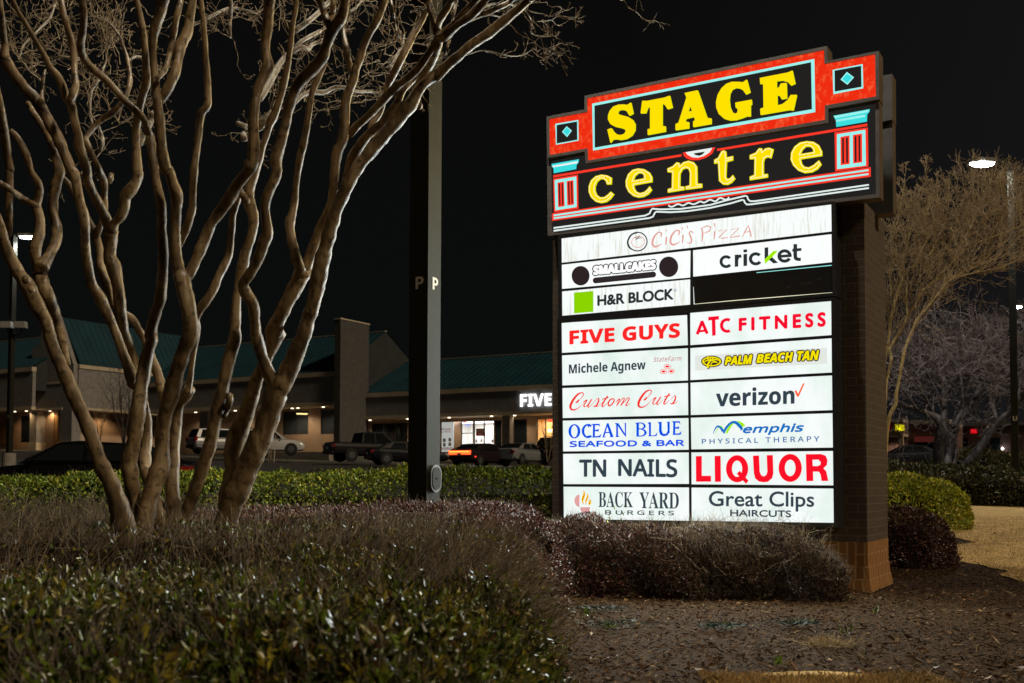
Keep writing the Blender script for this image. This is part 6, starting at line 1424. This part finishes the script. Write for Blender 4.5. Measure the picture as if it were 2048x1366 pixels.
# the planted bed: a height field, split into its three plantings
def bed_edge(y): return float(np.interp(y, [1.5, 2.6, 4.5, 6.0, 7.0, 8.0, 9.0, 10.2, 11.6], [.14, .17, .22, .22, .30, .38, .52, .30, -.2]))
EDGE = np.vectorize(lambda y: bed_edge(y)+.05*math.sin(y*5.3)+.035*math.sin(y*12.1+1))
def bed_z(x, y):
    e = EDGE(y); base = .455+.031*y+.075*np.exp(-((x+.6)**2+(y-9.3)**2)/1.6)
    P = np.stack([x, y, np.zeros_like(x)], 1)
    z = base+noise3(P, 1.5, 21)*np.where(y < 7, .085, .05)+noise3(P, 5.5, 22)*.04
    d = np.clip((e-x)/np.where(y < 6.5, .75, .42), 0, 1); z = z*np.sqrt(np.clip(1-(1-d)**2, 0, 1))
    b = np.clip((11.7-y)/.8, 0, 1); z *= np.sqrt(np.clip(1-(1-b)**2, 0, 1)); return z
def bed_norm(x, y, h=.05):
    dx = (bed_z(x+h, y)-bed_z(x-h, y))/(2*h); dy = (bed_z(x, y+h)-bed_z(x, y-h))/(2*h)
    return unit(np.stack([-dx, -dy, np.ones_like(x)], 1))
def bed_pts(n, test, ylo, yhi, power=1.0):
    xs, ys = [], []; c = 0
    while c < n:
        y = ylo+(yhi-ylo)*RNG.uniform(0, 1, n)**power; x = RNG.uniform(-1, 1, n)*(y*.55+.5); x = np.where(x > 0, EDGE(y)-RNG.uniform(0, 1, n)**1.3*1.6, x)
        ok = (x < EDGE(y)-.005) & (x > -y*.52-.4) & test(x, y); xs.append(x[ok]); ys.append(y[ok]); c += ok.sum()
    x = np.concatenate(xs)[:n]; y = np.concatenate(ys)[:n]
    return np.stack([x, y, bed_z(x, y)], 1), bed_norm(x, y)
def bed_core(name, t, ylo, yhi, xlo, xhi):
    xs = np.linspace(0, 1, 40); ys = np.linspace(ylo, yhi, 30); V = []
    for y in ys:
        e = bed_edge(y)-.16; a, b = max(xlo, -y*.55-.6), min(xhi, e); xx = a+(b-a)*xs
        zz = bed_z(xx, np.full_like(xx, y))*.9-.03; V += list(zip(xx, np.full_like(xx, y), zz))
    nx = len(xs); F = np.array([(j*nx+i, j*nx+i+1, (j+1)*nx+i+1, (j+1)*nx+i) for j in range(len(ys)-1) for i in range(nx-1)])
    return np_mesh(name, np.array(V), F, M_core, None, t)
wob = lambda x, y: noise3(np.stack([x, y, 0*x], 1), 1.3, 31)*.7+noise3(np.stack([x, y, 0*x], 1), 4.5, 33)*.35
is_pur = lambda x, y: (y+wob(x, y)*.5 > 8.6-np.clip(x+1.6, 0, 2.0)*1.05) & (x > -2.9+wob(x, y)*.3) & (y > 6.0)
is_evg = lambda x, y: (y+wob(x, y)*.9 < 4.9+np.clip(-x-.2, 0, 3)*.25)
is_brn = lambda x, y: ~is_pur(x, y) & (y+wob(x, y)*.9 > 4.3)
t_e = thing('evergreen_shrub', 'dark leafy evergreen shrub mass in front, filling the bottom left corner', 'shrub', (-1.2, 3.2, 0))
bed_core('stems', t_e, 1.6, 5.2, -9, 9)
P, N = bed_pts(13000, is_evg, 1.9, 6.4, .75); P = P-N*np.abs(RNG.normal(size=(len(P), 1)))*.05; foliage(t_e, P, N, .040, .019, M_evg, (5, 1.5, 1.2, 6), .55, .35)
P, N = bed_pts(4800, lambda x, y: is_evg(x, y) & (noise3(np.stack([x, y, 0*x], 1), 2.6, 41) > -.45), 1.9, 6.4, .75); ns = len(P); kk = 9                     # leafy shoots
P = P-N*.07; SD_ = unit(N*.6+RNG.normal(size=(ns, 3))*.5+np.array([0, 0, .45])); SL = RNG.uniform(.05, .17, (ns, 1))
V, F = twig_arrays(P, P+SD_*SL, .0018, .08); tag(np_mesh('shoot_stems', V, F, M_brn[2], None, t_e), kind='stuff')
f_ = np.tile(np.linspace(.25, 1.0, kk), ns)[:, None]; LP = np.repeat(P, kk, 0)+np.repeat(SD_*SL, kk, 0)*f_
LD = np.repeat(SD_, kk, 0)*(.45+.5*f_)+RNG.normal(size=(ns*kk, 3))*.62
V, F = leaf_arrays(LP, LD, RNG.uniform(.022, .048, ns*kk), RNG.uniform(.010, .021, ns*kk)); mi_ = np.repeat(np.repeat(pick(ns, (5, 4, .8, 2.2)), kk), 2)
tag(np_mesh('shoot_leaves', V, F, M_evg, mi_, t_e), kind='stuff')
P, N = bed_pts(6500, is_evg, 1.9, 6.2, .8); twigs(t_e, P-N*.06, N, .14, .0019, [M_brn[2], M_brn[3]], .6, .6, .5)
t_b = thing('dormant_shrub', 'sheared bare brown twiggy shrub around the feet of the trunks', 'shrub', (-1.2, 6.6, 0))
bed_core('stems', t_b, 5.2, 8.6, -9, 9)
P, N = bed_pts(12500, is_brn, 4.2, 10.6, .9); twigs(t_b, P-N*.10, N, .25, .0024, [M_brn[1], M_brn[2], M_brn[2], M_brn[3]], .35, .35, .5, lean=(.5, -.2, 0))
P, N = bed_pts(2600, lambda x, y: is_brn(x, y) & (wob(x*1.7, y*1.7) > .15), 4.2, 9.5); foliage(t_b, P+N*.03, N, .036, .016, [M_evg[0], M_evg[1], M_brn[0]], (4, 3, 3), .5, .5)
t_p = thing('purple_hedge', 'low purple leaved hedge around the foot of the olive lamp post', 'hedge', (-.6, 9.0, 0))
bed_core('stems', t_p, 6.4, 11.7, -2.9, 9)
P, N = bed_pts(24000, is_pur, 6.0, 11.6, .8); P = P-N*np.abs(RNG.normal(size=(len(P), 1)))*.03; foliage(t_p, P, N, .030, .0135, M_pur[:3], (5, 4, 2), .6, .45)
P, N = bed_pts(3000, is_pur, 6.0, 11.6); twigs(t_p, P-N*.04, N, .10, .0017, [M_pur[3], M_brn[2]])
# the hedge at the foot of the sign
M_htw = leafm('grey_olive_twig', (.20, .175, .125), .85)
fp = [(.55, 10.42), (1.3, 10.15), (1.9, 9.95), (2.48, 9.75)]
t_s = hedge('sign_hedge', 'bristly purple brown hedge along the foot of the tall sign', fp, [.72, .62, .50, .40], [.60, .60, .59, .52], 42000, .032, .0145, [M_pur[0], M_brn[0], M_pur[2]], (2, 4, 5), 17000, .125, rough=.09, seed=8, p=2.5, twm=[M_htw, M_htw, M_brn[2], M_pur[3], M_brn[1]], twr=.0018)
P, N = hedge_pts([(.42, 10.45), (.8, 10.3), (1.35, 10.12)], [.55, .70, .62], [.60, .62, .61], 16000, 2.5, .09, 8); foliage(t_s, P, N, .031, .014, M_pur[:3], (4, 4, 3), .6, .3, 'purple_foliage')
P, N = hedge_pts([(1.5, 10.0), (2.45, 9.7)], .5, .64, 500, 2.7, .05, 8); k_ = N[:, 2] > .35; twigs(t_s, P[k_], N[k_], .2, .0016, [M_brn[1]], .5, .2, .7, 'straw')
P, N = hedge_pts([(.98, 10.2), (1.1, 10.18)], .1, .80, 60, 2.2, .02, 8); foliage(t_s, P, N, .05, .018, [M_box[1], leafm('new_leaf', (.20, .26, .02))], (1, 1), .4, .8, 'new_shoot')
# right of the sign
def clump(name, label, c, rx, h, n, L, W, mats, probs, ntw=0, seed=3, p=2.2, cat='shrub', group=None, ry=None):
    a = (c[0]-rx*.35, c[1]); b = (c[0]+rx*.35, c[1]); return hedge(name, label, [a, c, b], [rx*.62, rx*.7, rx*.62], [h*.94, h, h*.93], n, L, W, mats, probs, ntw, .10, cat, group, .06, seed, p)
g4 = ground_hit(1815, 1138); g4 = (at(1812, 0, g4.y+.35).x, g4.y+.4)
clump('purple_shrub', 'small purple brown shrub touching the right side of the tall sign', g4, .66, .72, 14000, .034, .015, M_pur, (3, 4, 4), 1500, 5)
g5 = ground_hit(1840, 1062); g5 = (at(1828, 0, g5.y+.5).x, g5.y+.6)
clump('green_shrub', 'bright yellow green rounded shrub behind the small purple one', g5, 1.05, .98, 13000, .065, .034, [leafm('bright_leaf', (.30, .36, .03)), leafm('bright_leaf_yellow', (.50, .46, .045)), leafm('bright_leaf_dark', (.10, .14, .02)), M_box[3]], (5, 6, 1.5), 300, 6)
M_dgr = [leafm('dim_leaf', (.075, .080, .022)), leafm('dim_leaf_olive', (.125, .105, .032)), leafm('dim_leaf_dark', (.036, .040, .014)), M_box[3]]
dz = 27.5
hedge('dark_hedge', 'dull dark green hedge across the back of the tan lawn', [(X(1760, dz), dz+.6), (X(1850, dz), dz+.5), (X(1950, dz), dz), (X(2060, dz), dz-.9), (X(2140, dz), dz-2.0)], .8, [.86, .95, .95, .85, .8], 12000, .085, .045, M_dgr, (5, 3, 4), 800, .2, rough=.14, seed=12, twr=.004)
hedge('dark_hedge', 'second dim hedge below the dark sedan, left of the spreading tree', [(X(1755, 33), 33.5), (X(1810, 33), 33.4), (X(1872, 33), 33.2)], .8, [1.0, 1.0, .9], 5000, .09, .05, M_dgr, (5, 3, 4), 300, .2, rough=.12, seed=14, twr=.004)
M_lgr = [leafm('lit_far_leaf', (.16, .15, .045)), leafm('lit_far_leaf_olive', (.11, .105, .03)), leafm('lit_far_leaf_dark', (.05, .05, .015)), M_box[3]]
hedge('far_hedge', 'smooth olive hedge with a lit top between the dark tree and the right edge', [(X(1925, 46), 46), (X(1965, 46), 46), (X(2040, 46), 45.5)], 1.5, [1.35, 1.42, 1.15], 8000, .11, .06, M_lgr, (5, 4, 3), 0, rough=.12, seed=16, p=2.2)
for i, (px, py, d, lab) in enumerate(((160, 908, 60, 'small dark plant on the car park island below the boarded door'), (75, 907, 60, 'small dark plant on the car park island right of the slim lamp post'), (640, 937, 45, 'weedy plant at the car park edge left of the pickup'))):
    p = at(px, py, d); clump('island_shrub', lab, (p.x, p.y), .5, .35, 500, .09, .04, M_dgr, (3, 4, 3), 0, 20+i, group='small plants in the car park')

# ------------------------------------------------------------------ lawn, mulch and small growth
LE = [ground_hit(*p) for p in ((2048, 1163), (1990, 1142), (1945, 1126), (1905, 1112), (1893, 1104), (1940, 1086), (1900, 1072), (1880, 1055), (1895, 1030), (1905, 1010))]
ly = [6.5, 8.5]+[p.y for p in LE]+[34]; lx = [7.0, 6.1]+[p.x for p in LE]+[LE[-1].x+1.0]
o_ = np.argsort(ly); ly = np.array(ly)[o_]; lx = np.array(lx)[o_]
lawn_x = lambda y: np.interp(y, ly, lx)+.10*np.sin(y*3.1)+.05*np.sin(y*7.7)
ys = np.concatenate([np.arange(6.5, 20, .2), np.arange(20, 34.1, .7)]); ts = np.array([0, .005, .02, .05, .1, .18, .3, .5, .75, 1.0]); V = []
for y in ys:
    for t_ in ts: x = lawn_x(y)+(45-lawn_x(y))*t_; V.append((x, y, ground_z(x, y)+.012))
nx = len(ts); F = np.array([(j*nx+i, j*nx+i+1, (j+1)*nx+i+1, (j+1)*nx+i) for j in range(len(ys)-1) for i in range(nx-1)])
tag(np_mesh('lawn', np.array(V), F, M_lawn, smooth=True), kind='structure')
fe = [ground_hit(*p) for p in ((1440, 1372), (1475, 1360), (1520, 1351), (1580, 1347), (1650, 1346), (1710, 1350), (1750, 1358), (1775, 1372))]
mb = MB(); mb.poly([[Vector((p.x, p.y, .012)) for p in fe]+[Vector((2.6, 4.2, .012)), Vector((.7, 4.2, .012))]]); tag(mb.build('lawn', M_lawn), kind='structure')
# chips of bark mulch
n = 60000; y = 3.2+13*RNG.uniform(0, 1, n)**1.7; x = RNG.uniform(0, 1, n)*(y*.60+.4); x = np.maximum(x, EDGE(np.clip(y, 1.5, 9))-.25+RNG.uniform(0, .4, n))
ok = (x < lawn_x(y)-.02) & ~((y < 5.8) & (x > 1.2) & (x < 2.0)); x, y = x[ok], y[ok]; n = len(x)
z = np.array([ground_z(a, b) for a, b in zip(x, y)])+RNG.uniform(.002, .022, n)
a = RNG.uniform(0, 6.28, n); D = np.stack([np.cos(a), np.sin(a), RNG.normal(size=n)*.35], 1)
V, F = leaf_arrays(np.stack([x, y, z], 1), D, RNG.gamma(2.0, .013, n)+.010, RNG.uniform(.004, .012, n), .12)
M_chip = [leafm('mulch_chip', (.130, .084, .045), .95, .5, .08), leafm('mulch_chip_dark', (.050, .030, .017), .95, .5, .08), leafm('mulch_chip_pale', (.38, .28, .165), .9, .4, .1), leafm('mulch_chip_red', (.17, .082, .036), .95, .4, .08)]
tag(np_mesh('mulch', V, F, M_chip, np.repeat(pick(n, (5, 4, 1.3, 2.5)), 2)), 'loose brown bark chips covering the bed in front of the sign', 'mulch', kind='stuff')
n = 30000; y = 9.5+13*RNG.uniform(0, 1, n)**1.4; x = lawn_x(y)+RNG.uniform(0, 1, n)**1.2*(.55*y+1-lawn_x(y)+3)
D = np.stack([RNG.normal(size=n)*.7, RNG.normal(size=n)*.7, np.ones(n)], 1); z = np.array([ground_z(a, b) for a, b in zip(x, y)])+.012
n2 = 11000; x2 = RNG.uniform(1.0, 2.25, n2); y2 = RNG.uniform(5.0, 5.70, n2)+.07*np.sin(x2*3)+RNG.exponential(.03, n2); D = np.concatenate([D, np.stack([RNG.normal(size=n2)*.7, RNG.normal(size=n2)*.7, np.ones(n2)], 1)])
Pg = np.concatenate([np.stack([x, y, z], 1), np.stack([x2, y2, np.full(n2, .012)], 1)])
V, F = leaf_arrays(Pg, D, RNG.uniform(.02, .05, len(Pg)), RNG.uniform(.004, .008, len(Pg)), .1)
tag(np_mesh('grass_blades', V, F, [leafm('straw_blade', (.42, .29, .12), .8, .3), leafm('tan_blade', (.30, .20, .085), .8, .3)], np.repeat(pick(len(Pg), (3, 2)), 2)), 'short dormant tan grass blades of the lawn', 'grass', kind='stuff')
# larger chips and fallen leaves
n = 2200; y = 3.6+11*RNG.uniform(0, 1, n)**1.5; x = EDGE(np.clip(y, 1.5, 9))-.1+RNG.uniform(0, 1, n)*(y*.55+.6)
ok = (x < lawn_x(y)-.05) & ~((y < 5.75) & (x > 1.15) & (x < 2.1)); x, y = x[ok], y[ok]; n = len(x)
a = RNG.uniform(0, 6.28, n); D = np.stack([np.cos(a), np.sin(a), RNG.normal(size=n)*.45], 1); z = np.array([ground_z(p, q) for p, q in zip(x, y)])+RNG.uniform(.012, .035, n)
V, F = leaf_arrays(np.stack([x, y, z], 1), D, RNG.gamma(3, .013, n)+.015, RNG.uniform(.006, .016, n), .2)
tag(np_mesh('bark_pieces', V, F, M_chip, np.repeat(pick(n, (5, 3, 3, 3)), 2)), 'larger bark pieces strewn over the mulch', 'mulch', kind='stuff')
n = 420; y = 4+16*RNG.uniform(0, 1, n)**1.3; x = .3+RNG.uniform(0, 1, n)*(y*.6); a = RNG.uniform(0, 6.28, n); D = np.stack([np.cos(a), np.sin(a), RNG.uniform(-.1, .5, n)], 1)
z = np.array([ground_z(p, q) for p, q in zip(x, y)])+.025
V, F = leaf_arrays(np.stack([x, y, z], 1), D, RNG.uniform(.03, .07, n), RNG.uniform(.02, .04, n), .3)
tag(np_mesh('leaf_litter', V, F, [leafm('dead_leaf_tan', (.30, .19, .09), .7, .4), leafm('dead_leaf_brown', (.14, .075, .04), .7, .4)], np.repeat(pick(n, (1, 1)), 2)), 'dead leaves scattered over mulch and lawn', 'leaves', kind='stuff')
# weeds
M_weed = leafm('weed_leaf', (.13, .22, .02), .4, .3); M_spr = [leafm('blue_green_sprig', (.050, .105, .085), .5, .4), leafm('blue_green_sprig_dark', (.015, .034, .030), .5, .3)]
for px, py, lab in ((1121, 1226, 'bright green weed nearest the evergreen shrub, on the mulch'), (1167, 1232, 'tallest of the two weeds close together left of the hedge end'), (1181, 1237, 'lower of the two weeds close together left of the hedge end'), (1220, 1263, 'small weed in the left blue green creeping patch'), (1456, 1261, 'flat long leaved weed in the middle of the mulch'),
                    (1608, 1255, 'upright weed in the right blue green creeping patch'), (1691, 1271, 'small weed right of the pale straw patch'), (1751, 1232, 'pale weed tuft below the brick plinth'), (1558, 1337, 'thin upright weed just above the tan grass edge')):
    g = ground_hit(px, py); t = thing('weed', lab, 'weed', tuple(g), group='weeds in the mulch')
    P = np.tile(np.array(g)+np.array([0, 0, .02]), (9, 1))+RNG.normal(size=(9, 3))*np.array([.02, .015, 0]); D = RNG.normal(size=(9, 3))*.6+np.array([0, 0, .8])
    V, F = leaf_arrays(P, D, RNG.uniform(.04, .085, 9), np.full(9, .016)); np_mesh('leaves', V, F, M_weed, None, t)
for px, py, w, lab in ((1225, 1258, 130, 'blue green creeping patch at the left of the mulch'), (1440, 1262, 90, 'blue green creeping patch in the middle of the mulch'), (1592, 1256, 75, 'blue green creeping patch at the right of the mulch'), (1200, 1225, 90, 'dim creeping patch in front of the sign hedge')):
    g = ground_hit(px, py); n = 260; k = w/FPX*g.y*.5; P = np.stack([g.x+RNG.normal(size=n)*k*.6, g.y+RNG.normal(size=n)*k*.45, np.full(n, .034)], 1)
    D = np.stack([RNG.normal(size=n), RNG.normal(size=n)*.5, np.abs(RNG.normal(size=n))*.35], 1); V, F = leaf_arrays(P, D, RNG.uniform(.03, .07, n), np.full(n, .006), .2)
    np_o = np_mesh('creeping_plant', V, F, M_spr, np.repeat(pick(n, (1, 1)), 2)); tag(np_o, lab, 'plant', 'creeping plants on the mulch')
# pale clump of dead grass in the mulch
g = ground_hit(1655, 1292); n = 500; P = np.stack([g.x+RNG.normal(size=n)*.10, g.y+RNG.normal(size=n)*.09, np.full(n, .015)], 1); D = np.stack([RNG.normal(size=n)*1.2, RNG.normal(size=n), np.abs(RNG.normal(size=n))*.6], 1)
V, F = leaf_arrays(P, D, RNG.uniform(.04, .10, n), np.full(n, .004), .1); tag(np_mesh('straw_clump', V, F, leafm('dead_straw', (.46, .36, .20), .8, .3)), 'pale dead straw clump low on the mulch toward the right', 'straw', kind='stuff')
